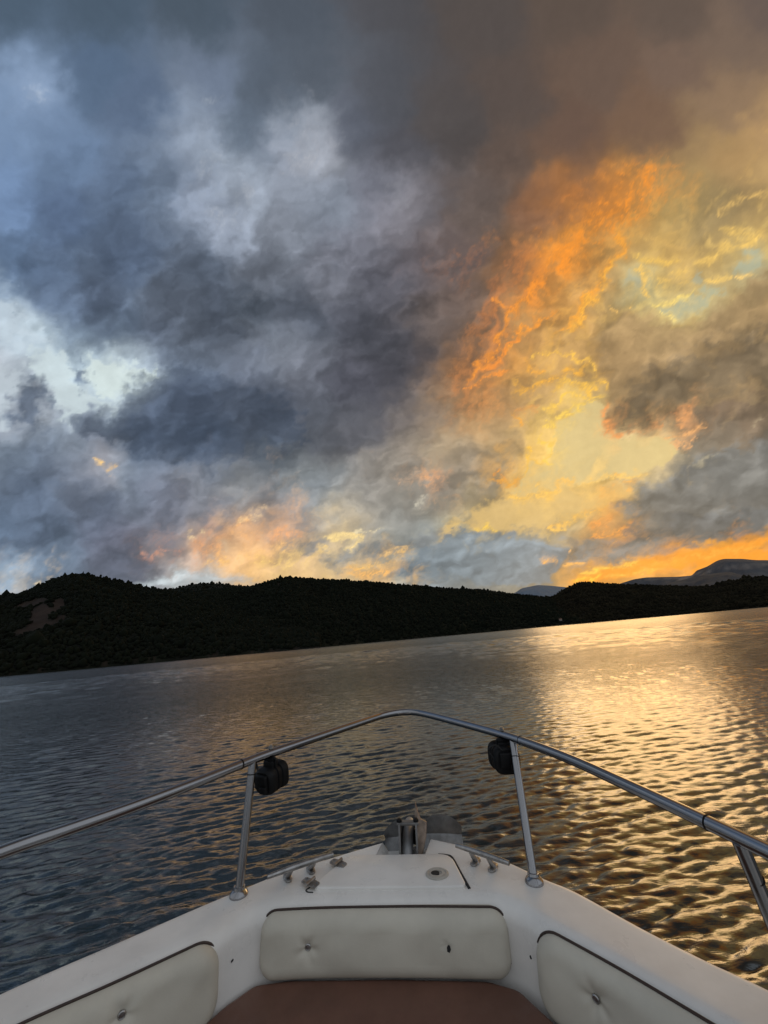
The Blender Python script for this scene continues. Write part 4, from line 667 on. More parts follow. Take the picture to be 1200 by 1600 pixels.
# ------------------------------------------------------------------ water
def build_water():
    r1 = np.exp(np.arange(math.log(.5), math.log(70), .0042)); r2 = np.exp(np.arange(math.log(70), math.log(26000), .022))[1:]
    rr = np.concatenate([r1, r2])
    th = np.concatenate([np.arange(-62, 62.01, .21), np.linspace(62, 298, 70)[1:-1]])
    th = np.radians(th)
    Rr, Th = np.meshgrid(rr, th, indexing='ij')
    X = Rr * np.sin(Th); Y = Rr * np.cos(Th)
    dr = np.gradient(rr)[:, None] * np.ones_like(Th); da = Rr * R(.21)
    sp = np.maximum(dr, da * .8)
    Z = np.zeros_like(X); DX = np.zeros_like(X); DY = np.zeros_like(X)
    rg = np.random.default_rng(11)
    # slow patches of stronger and weaker wind
    patch = 1 + .22 * np.sin(X * .21 + 1.3 * np.sin(Y * .13)) * np.sin(Y * .27 + X * .08 + 2)
    N = 150
    lam = np.exp(rg.uniform(math.log(.016), math.log(.25), N))
    second = rg.uniform(0, 1, N) < .22
    ang = R(-12) + rg.normal(0, 1, N) * R(16) + np.where(second, rg.choice([-1, 1], N) * R(48), 0)
    ph = rg.uniform(0, 6.283, N)
    for l, a, p in zip(lam, ang, ph):
        k = 2 * math.pi / l
        slope = .031 * (1.2 if .04 < l < .13 else (.8 if l > .13 else 1.1))
        amp = slope / k * (.75 if abs(a - R(-12)) > R(33) else 1.15)
        wgt = np.clip((l / sp - 2.2) / 2.5, 0, 1)
        phase = k * (X * math.sin(a) + Y * math.cos(a)) + p + 1.1 * np.sin(X * .55 + Y * .8 + p * 3) + .6 * np.sin(X * 1.7 - Y * 1.1 + p * 5)
        s_, c_ = np.sin(phase), np.cos(phase)
        Z += amp * s_ * wgt * patch
        DX -= amp * math.sin(a) * c_ * wgt * 1.1; DY -= amp * math.cos(a) * c_ * wgt * 1.1
    # longer waves that carry the texture of the far water
    fade = np.clip((Rr - 12) / 40, 0, 1)
    for _ in range(44):
        l = math.exp(rg.uniform(math.log(.5), math.log(6))); a = R(-12) + rg.normal(0, R(36)); p = rg.uniform(0, 6.283); k = 2 * math.pi / l
        wgt = np.clip((l / sp - 2.2) / 2.5, 0, 1) * fade
        phase = k * (X * math.sin(a) + Y * math.cos(a)) + p + 1.2 * np.sin(X * .11 + Y * .07 + p * 3) + .8 * np.sin(X * .31 - Y * .2 + p * 5)
        Z += .034 / k * np.sin(phase) * wgt
    # the boat's own wash along both sides of the hull
    for sgn, cx in ((1, 1.0), (-1, -1.25)):
        u = (X - (-.06)) * sgn; v = 1.35 - Y
        dist = u - (.15 + .42 * np.maximum(v, -.4))
        env = np.exp(-(dist / .55) ** 2) * np.clip(v + 1.0, 0, 1) * np.exp(-np.maximum(v, 0) / 5)
        Z += env * (.012 * np.sin(dist * 15 + .8 * np.sin(Y * 5)) + .007 * np.sin(dist * 31 + Y * 9))
    # old wake lines far out to the left
    ax, ay, bx, by = -70., 66., 60., 330.
    L = math.hypot(bx - ax, by - ay); nx, ny = -(by - ay) / L, (bx - ax) / L
    dw = (X - ax) * nx + (Y - ay) * ny; tw = ((X - ax) * (bx - ax) + (Y - ay) * (by - ay)) / (L * L)
    Z += .10 * np.exp(-(dw / 1.6) ** 2) * np.clip(1.3 - tw, 0, 1) - .07 * np.exp(-((dw + 3.5) / 2.2) ** 2) * np.clip(1.3 - tw, 0, 1)
    V = np.stack([X + DX, Y + DY, Z], -1).reshape(-1, 3)
    nr, nt = X.shape
    i, j = np.meshgrid(np.arange(nr - 1), np.arange(nt), indexing='ij'); j2 = (j + 1) % nt
    F = np.stack([i * nt + j, (i + 1) * nt + j, (i + 1) * nt + j2, i * nt + j2], -1).reshape(-1, 4)[:, ::-1]
    m, t, b = material('lake_water')
    geo = t.new('ShaderNodeNewGeometry'); pos = geo.outputs['Position']
    x, y, z = t.sep(pos)[:]
    dist = t.m('SQRT', t.m('ADD', t.m('MULTIPLY', x, x), t.m('MULTIPLY', y, y)))
    b.inputs['Base Color'].default_value = (.004, .012, .013, 1)
    b.inputs['IOR'].default_value = 1.85
    t.l.new(t.step(t.m('LOGARITHM', t.m('ADD', dist, 1), 10.0), .9, 2.4, .010, .22, smooth=False), b.inputs['Roughness'])
    mp = t.new('ShaderNodeMapping'); t.l.new(pos, mp.inputs[0]); mp.inputs['Rotation'].default_value = (0, 0, R(-12)); mp.inputs['Scale'].default_value = (.36, 1, 1)
    n1 = t.noise(mp.outputs[0], 24, 5, .6, .6); n2 = t.noise(mp.outputs[0], 9.0, 4, .6, .5); n3 = t.noise(mp.outputs[0], 1.8, 4, .6, .4)
    n4 = t.noise(mp.outputs[0], .42, 4, .6, .3); n5 = t.noise(mp.outputs[0], .09, 5, .65, .3)
    far = t.step(dist, 3, 18); vfar = t.step(dist, 15, 120)
    h = t.m('MULTIPLY', n1.outputs[0], .0035)
    h = t.m('ADD', h, t.m('MULTIPLY', t.m('MULTIPLY', n2.outputs[0], .045), far))
    h = t.m('ADD', h, t.m('MULTIPLY', t.m('MULTIPLY', n3.outputs[0], .10), vfar))
    h = t.m('ADD', h, t.m('MULTIPLY', t.m('MULTIPLY', n4.outputs[0], .18), t.step(dist, 25, 90)))
    h = t.m('ADD', h, t.m('MULTIPLY', t.m('MULTIPLY', n5.outputs[0], .8), t.step(dist, 90, 350)))
    bu = t.new('ShaderNodeBump'); bu.inputs['Strength'].default_value = 1.0; bu.inputs['Distance'].default_value = 1.0
    t.l.new(h, bu.inputs['Height']); t.l.new(bu.outputs[0], b.inputs['Normal'])
    o = link_np('water', V, F, m); tag(o, 'rippled dark lake water with golden sunset reflections', 'water', kind='structure')
build_water()

# ------------------------------------------------------------------ hills
def fbm1(x, seed, octs=6, rough=.55):
    rg = np.random.default_rng(seed); s = 0; a = 1
    for o in range(octs):
        n = 4096; t = rg.normal(size=n); xx = x * 2 ** o
        i = np.floor(xx).astype(int); f = xx - i; f = f * f * (3 - 2 * f)
        s = s + a * (t[i % n] * (1 - f) + t[(i + 1) % n] * f); a *= rough
    return s
def fbm2(x, y, seed, octs=5, rough=.5):
    rg = np.random.default_rng(seed); s = np.zeros_like(x); a = 1
    for o in range(octs):
        n = 256; t = rg.normal(size=(n, n)); xx = x * 2 ** o + 17.3 * o; yy = y * 2 ** o + 5.1 * o
        i = np.floor(xx).astype(int); f = xx - i; f = f * f * (3 - 2 * f)
        j = np.floor(yy).astype(int); g = yy - j; g = g * g * (3 - 2 * g)
        T = lambda a_, b_: t[a_ % n, b_ % n]
        s += a * ((T(i, j) * (1 - f) + T(i + 1, j) * f) * (1 - g) + (T(i, j + 1) * (1 - f) + T(i + 1, j + 1) * f) * g); a *= rough
    return s

def hill_mat(name, dark, light, bare, scale):
    m, t, b = material(name)
    pos = t.new('ShaderNodeNewGeometry').outputs['Position']
    n1 = t.noise(pos, scale, 6, .65); n2 = t.noise(pos, scale * .12, 4, .6)
    c = t.mix(t.step(t.m('ADD', t.m('MULTIPLY', n1.outputs[0], .6), t.m('MULTIPLY', n2.outputs[0], .4)), .38, .62), dark + (1,), light + (1,))
    at = t.new('ShaderNodeAttribute'); at.attribute_name = 'bare'
    c = t.mix(at.outputs['Fac'], c, t.mix(t.step(n1.outputs[0], .35, .65), tuple(v * .6 for v in bare) + (1,), bare + (1,)))
    t.l.new(c, b.inputs['Base Color']); b.inputs['Roughness'].default_value = .95; b.inputs['Specular IOR Level'].default_value = .1
    return m

def make_hill(name, ridge, shore, rdist, mat, label, seed, rough=1.0, tree=5.0, spots=(), shore_rock=0.0, power=.85, daz=.12, gully=.05):
    ra = np.array([p[0] for p in ridge]); re = np.array([p[1] for p in ridge])
    a = np.arange(ra[0], ra[-1] + 1e-6, daz)
    e = np.interp(a, ra, re)
    # smooth kinks a little, keep the drawn ridge
    ker = np.ones(5) / 5; e = np.convolve(np.pad(e, 2, mode='edge'), ker, 'valid')
    sh = shore(a) if callable(shore) else np.full_like(a, shore); rd = rdist(a) if callable(rdist) else np.full_like(a, rdist)
    top = np.tan(np.radians(e)) * rd + EYE - tree * .7
    top = np.maximum(top, 2.0)
    nrow = 64
    t = np.concatenate([np.linspace(0, 1, nrow) ** 1.15, np.linspace(1.06, 1.6, 10)])
    A, T = np.meshgrid(a, t, indexing='ij')
    D = sh[:, None] + (rd - sh)[:, None] * T
    prof = np.where(T <= 1, np.clip(T, 0, 1) ** power, 1 - (T - 1) ** 1.3 * 1.2)
    X = D * np.sin(np.radians(A)); Y = D * np.cos(np.radians(A))
    H = top[:, None] * prof
    n = fbm2(A * .22 + 40, T * 2.2 + 3, seed) * gully * rough
    H = H * (1 + n * np.clip(T, 0, 1) * np.clip((1 - T) * 4, 0, 1)) + fbm2(X / 60, Y / 60, seed + 1, 4) * 1.5 * np.clip(T * 8, 0, 1) * np.clip((1 - T) * 6, 0, 1)
    # keep the slope below the line of sight to the ridge
    lim = np.tan(np.radians(e))[:, None] * D * np.where(T < 1, .5 + .5 * np.clip(T, 0, 1) ** .5, 1)
    H = np.minimum(H, np.maximum(lim, top[:, None] * np.clip(T, 0, 1) * .9))
    H[:, 0] = -1.5
    H = np.where(T > 1, np.minimum(H, top[:, None] - .2), H)
    V = np.stack([X, Y, H], -1).reshape(-1, 3)
    na, nt = A.shape
    i, j = np.meshgrid(np.arange(na - 1), np.arange(nt - 1), indexing='ij')
    F = np.stack([i * nt + j, (i + 1) * nt + j, (i + 1) * nt + j + 1, i * nt + j + 1], -1).reshape(-1, 4)
    o = link_np(name, V, F, mat); tag(o, label, 'hill', kind='structure')
    EV = np.degrees(np.arctan2(H - EYE, D))
    bare = np.zeros_like(A)
    nz = fbm2(A * 1.5 + 9, EV * 2.2, seed + 5, 5, .6)
    for (sa, se, wa, we, sl, amt) in spots:
        u = (A - sa) / wa; v = (EV - se - sl * (A - sa)) / we
        bare = np.maximum(bare, np.clip((1.35 - (u * u + v * v) + nz * .35) * 1.8, 0, 1) * amt)
    if shore_rock:
        g = fbm1(a * 2.3 + 100, seed + 7)[:, None] + nz * .4
        bare = np.maximum(bare, np.clip((g - .5) * 1.2, 0, 1) * np.clip(1 - T / .035, 0, 1) * shore_rock * (T > .001))
    bare[:, 0] *= .2
    at = o.data.attributes.new('bare', 'FLOAT', 'POINT'); at.data.foreach_set('value', bare.astype(np.float32).ravel())
    def sample(n, tmin=.02):
        aa = rng.uniform(0, na - 1.001, n); tt = rng.uniform(0, 1, n) ** .8
        jj = tt * (nrow - 1.001)
        i0 = aa.astype(int); j0 = jj.astype(int); fa = aa - i0; fj = jj - j0
        def bl(M): return (M[i0, j0] * (1 - fa) + M[i0 + 1, j0] * fa) * (1 - fj) + (M[i0, j0 + 1] * (1 - fa) + M[i0 + 1, j0 + 1] * fa) * fj
        P = np.stack([bl(X), bl(Y), bl(H)], -1); bb = bl(bare)
        return P[(bb < .35) & (P[:, 2] > 2.2)]
    rid = np.stack([X[:, nrow - 1], Y[:, nrow - 1], H[:, nrow - 1]], -1)
    return o, sample, rid

ico = bmesh.new(); bmesh.ops.create_icosphere(ico, subdivisions=1, radius=1); ico.verts.index_update()
ICO_V = np.array([v.co[:] for v in ico.verts]); ICO_F = np.array([[v.index for v in f.verts] for f in ico.faces]); ico.free()
def make_forest(name, P, size, mat, label, seed):
    """one mass of tree crowns: every crown a few irregular leaf clumps"""
    rg = np.random.default_rng(seed); n = len(P); k = len(ICO_V)
    s = size * rg.lognormal(0, .42, n)
    V = ICO_V[None] * (1 + rg.normal(0, .22, (n, k, 1)))
    sc = np.stack([s * rg.uniform(.8, 1.2, n), s * rg.uniform(.8, 1.2, n), s * rg.uniform(.8, 1.5, n)], -1)
    V = V * sc[:, None, :] + P[:, None, :]; V[:, :, 2] += (s * .45)[:, None]
    F = ICO_F[None] + (np.arange(n) * k)[:, None, None]
    o = link_np(name, V.reshape(-1, 3), F.reshape(-1, 3), mat, smooth=False)
    return tag(o, label, 'forest', kind='stuff')

def ridge_line_pts(rid, step):
    seg = np.linalg.norm(np.diff(rid[:, :2], axis=0), axis=1); L = np.concatenate([[0], np.cumsum(seg)])
    u = np.arange(0, L[-1], step) + rng.uniform(-.4, .4, len(np.arange(0, L[-1], step))) * step
    keep = fbm1(u / (step * 9), 5) > -.9
    u = u[keep]
    return np.stack([np.interp(u, L, rid[:, i]) for i in range(3)], -1) + np.stack([rng.normal(0, 4, len(u)), rng.normal(0, 4, len(u)), rng.uniform(-2.5, .5, len(u))], -1)

def forest_mat(name, dark, light):
    m, t, b = material(name)
    geo = t.new('ShaderNodeNewGeometry'); pos = geo.outputs['Position']
    rnd = geo.outputs['Random Per Island']
    n = t.noise(pos, .012, 4, .6)
    f = t.m('ADD', t.m('MULTIPLY', rnd, .30), t.m('MULTIPLY', t.step(n.outputs[0], .35, .65), .70))
    t.l.new(t.mix(f, dark + (1,), light + (1,)), b.inputs['Base Color']); b.inputs['Roughness'].default_value = .95; b.inputs['Specular IOR Level'].default_value = .08
    return m

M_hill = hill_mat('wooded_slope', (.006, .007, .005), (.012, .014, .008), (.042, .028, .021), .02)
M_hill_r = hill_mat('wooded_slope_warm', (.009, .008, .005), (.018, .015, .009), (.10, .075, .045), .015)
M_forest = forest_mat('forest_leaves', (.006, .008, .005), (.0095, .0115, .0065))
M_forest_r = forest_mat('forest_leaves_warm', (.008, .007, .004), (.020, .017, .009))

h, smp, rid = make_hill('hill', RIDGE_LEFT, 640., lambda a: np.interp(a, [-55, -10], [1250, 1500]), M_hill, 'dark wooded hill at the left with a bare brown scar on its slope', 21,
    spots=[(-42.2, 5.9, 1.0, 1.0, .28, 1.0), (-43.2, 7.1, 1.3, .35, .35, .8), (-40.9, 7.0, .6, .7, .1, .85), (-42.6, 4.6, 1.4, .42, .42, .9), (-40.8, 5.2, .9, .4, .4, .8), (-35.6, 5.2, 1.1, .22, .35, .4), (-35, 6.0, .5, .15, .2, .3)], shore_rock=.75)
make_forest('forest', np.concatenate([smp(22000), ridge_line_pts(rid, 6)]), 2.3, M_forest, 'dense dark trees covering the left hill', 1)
h, smp, rid = make_hill('hill', RIDGE_BACK, 1300., 2300., M_hill, 'low wooded ridge rising behind the saddle', 22)
make_forest('forest', np.concatenate([smp(3000), ridge_line_pts(rid, 9)]), 3.0, M_forest, 'dark trees on the ridge behind the saddle', 2)
h, smp, rid = make_hill('hill', RIDGE_MAIN, lambda a: np.interp(a, [-33, 30], [720, 1500]), lambda a: np.interp(a, [-33, 0, 30], [1700, 1900, 2400]), M_hill, 'long dark wooded hill along the middle of the far shore', 23,
    spots=[(-16.2, 8.7, .22, .5, -.6, .5), (-17.5, 8.9, .3, .25, .2, .4), (-14.8, 8.2, .15, .6, -.5, .35), (12.5, 1.2, 1.2, .25, .0, .3)], shore_rock=.3)
make_forest('forest', np.concatenate([smp(36000), ridge_line_pts(rid, 8)]), 2.8, M_forest, 'dark forest covering the long middle hill', 3)
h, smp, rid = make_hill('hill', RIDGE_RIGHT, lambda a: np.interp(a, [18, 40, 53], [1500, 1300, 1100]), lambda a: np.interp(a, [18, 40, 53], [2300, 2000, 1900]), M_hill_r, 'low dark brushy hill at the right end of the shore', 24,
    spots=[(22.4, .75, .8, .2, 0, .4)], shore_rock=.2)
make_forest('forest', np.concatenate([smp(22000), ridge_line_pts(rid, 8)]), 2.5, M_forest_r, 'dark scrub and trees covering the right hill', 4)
M_blue = hill_mat('hazed_blue_ridge', (.17, .22, .29), (.20, .25, .31), (.25, .24, .22), .002)  # aerial haze is put into the base colour as pale blue
M_far = hill_mat('hazed_mountain_rock', (.085, .088, .098), (.150, .142, .138), (.34, .29, .25), .004)  # rock colour with the distance haze mixed in as grey
M_far2 = hill_mat('hazed_mountain_front', (.075, .075, .080), (.115, .108, .104), (.30, .26, .23), .004)  # foothill colour also carries some of the painted distance haze
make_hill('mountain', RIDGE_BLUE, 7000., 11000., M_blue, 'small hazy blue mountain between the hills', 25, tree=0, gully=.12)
make_hill('mountain', RIDGE_FAR, 6500., 9000., M_far, 'grey rocky mountain with a cliff step at the right', 26, tree=0, gully=.35, power=1.1,
    spots=[(37.2, 4.1, 1.2, .18, .25, .7), (38.4, 4.0, .8, .15, .4, .6), (34.5, 4.2, 2.0, .12, -.1, .4), (42, 4.3, 2.0, .3, -.1, .3)])
make_hill('mountain', RIDGE_FAR_FRONT, 5000., 7000., M_far2, 'darker grey foothill in front of the rocky mountain', 27, tree=0, gully=.2)

# two small houses low on the far shore
M_plaster = simple_mat('pale_plaster', (.26, .235, .20), .9); M_tile = simple_mat('clay_roof', (.20, .10, .07), .9)
def house(azd, dist, z, rz, lab):
    o = bpy.data.objects.new('house', None); COL.objects.link(o)
    o.location = (dist * math.sin(R(azd)), dist * math.cos(R(azd)), z); o.rotation_euler = (0, 0, rz)
    tag(o, lab, 'house', 'houses low on the far shore')
    MB().box((0, 0, 2), (9, 7, 5)).build('wall', M_plaster, o, smooth=False)
    MB().add([(-5, -4, 4.5), (5, -4, 4.5), (5, 4, 4.5), (-5, 4, 4.5), (-5, 0, 7), (5, 0, 7)], [(0, 1, 5, 4), (2, 3, 4, 5), (0, 4, 3), (1, 2, 5), (0, 3, 2, 1)]).build('roof', M_tile, o, smooth=False)
house(20.36, 1440, 13, .3, 'tiny pale house by the water, the left one of two')
house(22.40, 1450, 15, -.4, 'slightly larger pale house by the water, the right one of two')

# ------------------------------------------------------------------ boat
Brot = Matrix.Rotation(R(-3), 3, 'Z') @ Matrix.Rotation(R(3), 3, 'X') @ Matrix.Rotation(R(2.2), 3, 'Y')
root_loc = Vector((0, 0, EYE)) - Brot @ Vector((0, 0, EYE))
def boat_empty(name, p, parent=None):
    o = bpy.data.objects.new(name, None); COL.objects.link(o); o.empty_display_size = .1
    o.matrix_world = Matrix.Translation(root_loc + Brot @ Vector(p)) @ Brot.to_4x4()
    return o
boat = boat_empty('motorboat', (0, 0, 0))
tag(boat, 'white motorboat bow with steel rail, cleats and cream backrest pads', 'boat')

M_gel = simple_mat('white_gelcoat', (.76, .73, .685), .33, var=.075, scale=7, bump=.06, bscale=60, rvar=.08)
M_hull = simple_mat('hull_gelcoat', (.68, .66, .62), .25, var=.06, scale=4)
M_steel = simple_mat('stainless_steel', (.31, .305, .31), .17, 1.0, var=.03, scale=25, rvar=.03)
M_steel2 = simple_mat('weathered_steel', (.36, .35, .34), .38, 1.0, var=.25, scale=45, rvar=.12)
M_galv = simple_mat('galvanised_steel', (.30, .30, .30), .5, .5, var=.25, scale=30, bump=.2, bscale=90)
M_rust = simple_mat('worn_galvanised_steel', (.30, .23, .18), .55, .5, var=.35, scale=40, bump=.2, bscale=90)
M_vinyl = simple_mat('cream_vinyl', (.55, .51, .425), .50, var=.07, scale=9, bump=.10, bscale=380)
M_brown = simple_mat('brown_vinyl', (.145, .068, .045), .55, var=.12, scale=12, bump=.15, bscale=420)
M_pipe = simple_mat('dark_brown_piping', (.040, .022, .016), .6)
M_black = simple_mat('black_plastic', (.004, .004, .0045), .55, var=.3, spec=.25)
M_blackr = simple_mat('black_rubber', (.012, .012, .012), .7)
M_lens = simple_mat('lamp_lens', (.45, .42, .40), .12, .3)
M_dark = simple_mat('dark_gap', (.02, .02, .02), .9)

DZ = .73
PAIRS = [((-1.22, -.5), (-1.11, -.5)), ((-1.20, 0), (-1.09, 0)), ((-1.15, .3), (-1.04, .28)), ((-1.05, .52), (-.95, .49)), ((-.95, .68), (-.855, .635)),
    ((-.795, .845), (-.719, .779)), ((-.646, .97), (-.590, .876)), ((-.553, 1.049), (-.478, .962)), ((-.461, 1.121), (-.422, 1.022)), ((-.373, 1.186), (-.375, 1.055)), ((-.266, 1.241), (-.28, 1.064)),
    ((-.135, 1.308), (-.20, 1.066)), ((-.152, 1.24), (-.15, 1.066)), ((-.018, 1.24), (-.04, 1.068)), ((.003, 1.323), (.0, 1.068)),
    ((.093, 1.282), (.07, 1.068)), ((.198, 1.207), (.135, 1.064)), ((.266, 1.143), (.180, 1.040)), ((.322, 1.096), (.222, .992)), ((.406, .993), (.295, .922)), ((.476, .918), (.355, .862)), ((.537, .861), (.415, .80)),
    ((.60, .79), (.485, .725)), ((.70, .66), (.58, .60)), ((.80, .5), (.67, .46)), ((.89, .3), (.76, .27)), ((.95, 0), (.82, 0)), ((.97, -.5), (.84, -.5))]
SUB = 8
Oc = []; Ic = []
Os = [p[0] for p in PAIRS]; Is = [p[1] for p in PAIRS]
Ileft = catmull(Is, SUB)
segs = [(0, 11, True), (11, 12, False), (12, 13, False), (13, 14, False), (14, len(PAIRS) - 1, True)]
for a_, b_, sm in segs:
    c = catmull(Os[a_:b_ + 1], SUB) if sm else [np.array(Os[a_]) + (np.array(Os[b_]) - np.array(Os[a_])) * k / SUB for k in range(SUB + 1)]
    Oc += c[:-1]
Oc.append(np.array(Os[-1], float)); Oc = np.array(Oc); Ic = np.array(Ileft)
NP = len(Oc)

def build_deck():
    rows = []
    W = Ic - Oc; L = np.linalg.norm(W, axis=1, keepdims=True); W = W / L
    rad = .036
    rows.append(np.c_[Oc - W * .004, np.full(NP, DZ - .045)])
    rows.append(np.c_[Oc - W * .004, np.full(NP, DZ - .010)])
    rows.append(np.c_[Oc - W * .002, np.full(NP, DZ - .004)])
    rows.append(np.c_[Oc + W * .003, np.full(NP, DZ - .0005)])
    rows.append(np.c_[Oc + W * .010, np.full(NP, DZ)])
    for f in (.2, .4, .6, .8, 1.0):
        rows.append(np.c_[Oc + W * (.010 + (L - .010 - rad) * f), np.full(NP, DZ)])
    for a in (12, 24, 36, 48, 60, 72, 84):
        rows.append(np.c_[Ic + W * (-rad + rad * math.sin(R(a))), np.full(NP, DZ - rad * (1 - math.cos(R(a))))])
    for z, o in ((DZ - .05, .001), (.62, .006), (.52, .012), (.35, .02), (.18, .03)):
        rows.append(np.c_[Ic + W * o, np.full(NP, z)])
    V = np.concatenate(rows); nr = len(rows)
    F = [(r * NP + i, r * NP + i + 1, (r + 1) * NP + i + 1, (r + 1) * NP + i) for r in range(nr - 1) for i in range(NP - 1)]
    # cockpit sole
    last = (nr - 1) * NP
    n0 = len(V); F.append(tuple(last + i for i in range(NP)))
    m = MB().add([tuple(p) for p in V], F)
    # anchor well in the bow: slanted cheeks and floor
    t = [(-.136, 1.310), (-.153, 1.239), (-.017, 1.239), (.004, 1.325)]
    fl = [(-.100, 1.318), (-.106, 1.239), (-.040, 1.239), (-.028, 1.326)]
    vs = [(x, y, DZ - .002) for x, y in t] + [(x, y, DZ - .055) for x, y in fl]
    m.add(vs, [(0, 1, 5, 4), (1, 2, 6, 5), (2, 3, 7, 6), (4, 5, 6, 7)])
    o = m.build('deck', M_gel, boat, sharp=35)
    return o
build_deck()

def build_hull():
    idx = [i for i in range(NP) if not (11 * SUB < i < 14 * SUB)]
    P = Oc[idx]; n = len(P)
    rows = []
    xc = -.066 - .06 * np.clip((1.3 - P[:, 1]), 0, 1)
    for u, z in ((0, DZ - .03), (.15, .62), (.35, .45), (.55, .28), (.75, .12), (.9, 0), (1.0, -.22)):
        f = 1 - .25 * u - .75 * max(0, (u - .75) / .25) ** 1.5
        y = P[:, 1] - .30 * u * np.clip((P[:, 1] - .2) / 1.1, 0, 1) ** 2
        off_ = .012 if u < .1 else 0
        x = xc + (P[:, 0] - xc) * f
        rows.append(np.c_[x, y, np.full(n, z)])
    V = np.concatenate(rows)
    F = [(r * n + i, (r + 1) * n + i, (r + 1) * n + i + 1, r * n + i + 1) for r in range(len(rows) - 1) for i in range(n - 1)]
    m = MB().add([tuple(v) for v in V], F)
    m.build('hull', M_hull, boat, sharp=50)
    pts = [(p[0] - 0, p[1], DZ - .035) for p in Oc[[i for i in idx if i % 2 == 0]]]
    MB().tube(pts, .011, 8).build('rub_rail', M_hull, boat)
build_hull()

# --- hatch lid in the foredeck
hatch = bpy.data.objects.new('hatch', None)
hp = round_poly([(-.296, 1.106), (.080, 1.106), (.052, 1.236), (-.222, 1.236)], [.03, .02, .035, .02], 6)
hatch = MB().prism(hp, DZ - .004, DZ + .007, bev=.0035, seg=3).build('hatch', M_gel, boat)
gp = [(.020, 1.2405), (.040, 1.237), (.0555, 1.225), (.070, 1.165), (.084, 1.108)]
MB().tube([(x, y, DZ + .001) for x, y in catmull(gp, 6)], .0034, 8).build('seam', M_dark, hatch)
gl = [(-.262, 1.165), (-.30, 1.116), (-.303, 1.107), (-.297, 1.102), (-.285, 1.101)]
MB().tube([(x, y, DZ + .000) for x, y in catmull(gl, 6)], .0018, 6).build('seam', M_dark, hatch)
def hinge(x, y, rz):
    M = Matrix.Translation((x, y, DZ + .007)) @ Matrix.Rotation(rz, 4, 'Z')
    m = MB()
    for s in (-1, 1):
        m.prism(round_poly([(s * .003, -.012), (s * .003, .012), (s * .023, .009), (s * .023, -.009)][::s], .003, 3), 0, .0025, M)
    m.tube([M @ Vector((0, -.015, .0038)), M @ Vector((0, .015, .0038))], .0038, 12)
    for s in (-1, 1):
        for q_ in (-.006, .006):
            m.lathe([(.0034, .0025), (.0034, .0035), (.001, .0042)], M @ Matrix.Translation((s * .017, q_, 0)), 10)
    return m.build('hinge', M_steel2, hatch)
hinge(-.297, 1.122, R(-28)); hinge(-.243, 1.197, R(-28))
lt = Matrix.Translation((.012, 1.149, DZ + .0072)) @ Matrix.Rotation(R(8), 4, 'Z') @ Matrix.Diagonal((1.22, 1, 1, 1))
latch = MB().lathe([(.023, 0), (.023, .002), (.021, .0036), (.0185, .0036), (.0175, .0022), (.016, .0022), (.0155, .0034), (.010, .0034), (.0095, .001), (.0001, .001)], lt, 40).build('latch', simple_mat('beige_plastic', (.42, .39, .34), .5), hatch)
MB().lathe([(.0085, 0), (.0085, .0036), (.0001, .0036)], lt @ Matrix.Translation((-.004, 0, .0002)), 20).build('finger_hole', M_dark, latch)

# --- cleats
def cleat(p1, p2, l1, l2):
    m = MB(); z = DZ + .036
    a, b = Vector((*p1, z)), Vector((*p2, z)); d = (b - a).normalized()
    n = 12; pts = []; rr = []
    for k in range(n + 1):
        t = k / n; pts.append(a.lerp(b, t) + Vector((0, 0, .0012 * math.cos((t - .5) * math.pi)))); rr.append(.0048 + .0018 * math.sin(t * math.pi))
    m.tube(pts, rr, 12)
    side = Vector((-d.y, d.x, 0))
    for l in (l1, l2):
        f = Vector((*l, DZ)); t = max(0, min(1, (Vector((*l, z)) - a).dot(d) / (b - a).length)); top = a.lerp(b, t)
        m.tube([f + Vector((0, 0, .002)), f + Vector((0, 0, .008)), f.lerp(top, .55), top], [.011, .0072, .0058, .0066], 12)
        Mx = Matrix.Translation(f) @ Matrix.Rotation(math.atan2(side.y, side.x), 4, 'Z')
        st = [(math.cos(q_) * .0085 + (.011 if math.cos(q_) > 0 else -.011), math.sin(q_) * .0085) for q_ in np.linspace(0, 2 * math.pi, 24, endpoint=False)]
        m.prism(st, 0, .006, Mx, bev=.0015)
        for s in (-1, 1): m.lathe([(.0032, .006), (.0032, .0068), (.0012, .0068)], Mx @ Matrix.Translation((s * .0125, 0, 0)), 10)
    return m.build('cleat', M_steel2, boat)
cleat((-.394, 1.093), (-.253, 1.18), (-.363, 1.152), (-.312, 1.182))
cleat((.067, 1.211), (.186, 1.132), (.113, 1.205), (.153, 1.180))

# --- bow rail with stanchions
rail_pts = [(-1.02, .10, .80), (-.975, .22, .93), (-.915, .38, .992), (-.83, .55, 1.0), (-.727, .728, 1.0), (-.675, .795, 1.0), (-.611, .881, 1.0), (-.541, .995, 1.0), (-.46, 1.143, 1.0), (-.385, 1.250, 1.0), (-.285, 1.388, 1.0), (-.175, 1.535, 1.0),
    (-.140, 1.575, 1.0), (-.098, 1.603, 1.0), (-.055, 1.612, 1.0), (-.015, 1.598, 1.0), (.020, 1.565, 1.0), (.071, 1.504, 1.0), (.178, 1.366, 1.0), (.256, 1.255, 1.0), (.345, 1.085, 1.0), (.408, .915, 1.0), (.453, .783, 1.0), (.481, .698, 1.0), (.53, .55, 1.0), (.60, .38, .992), (.68, .22, .93), (.74, .10, .80)]
rail = MB().tube(catmull(rail_pts, 8), .0112, 20).build('bow_rail', M_steel, boat)
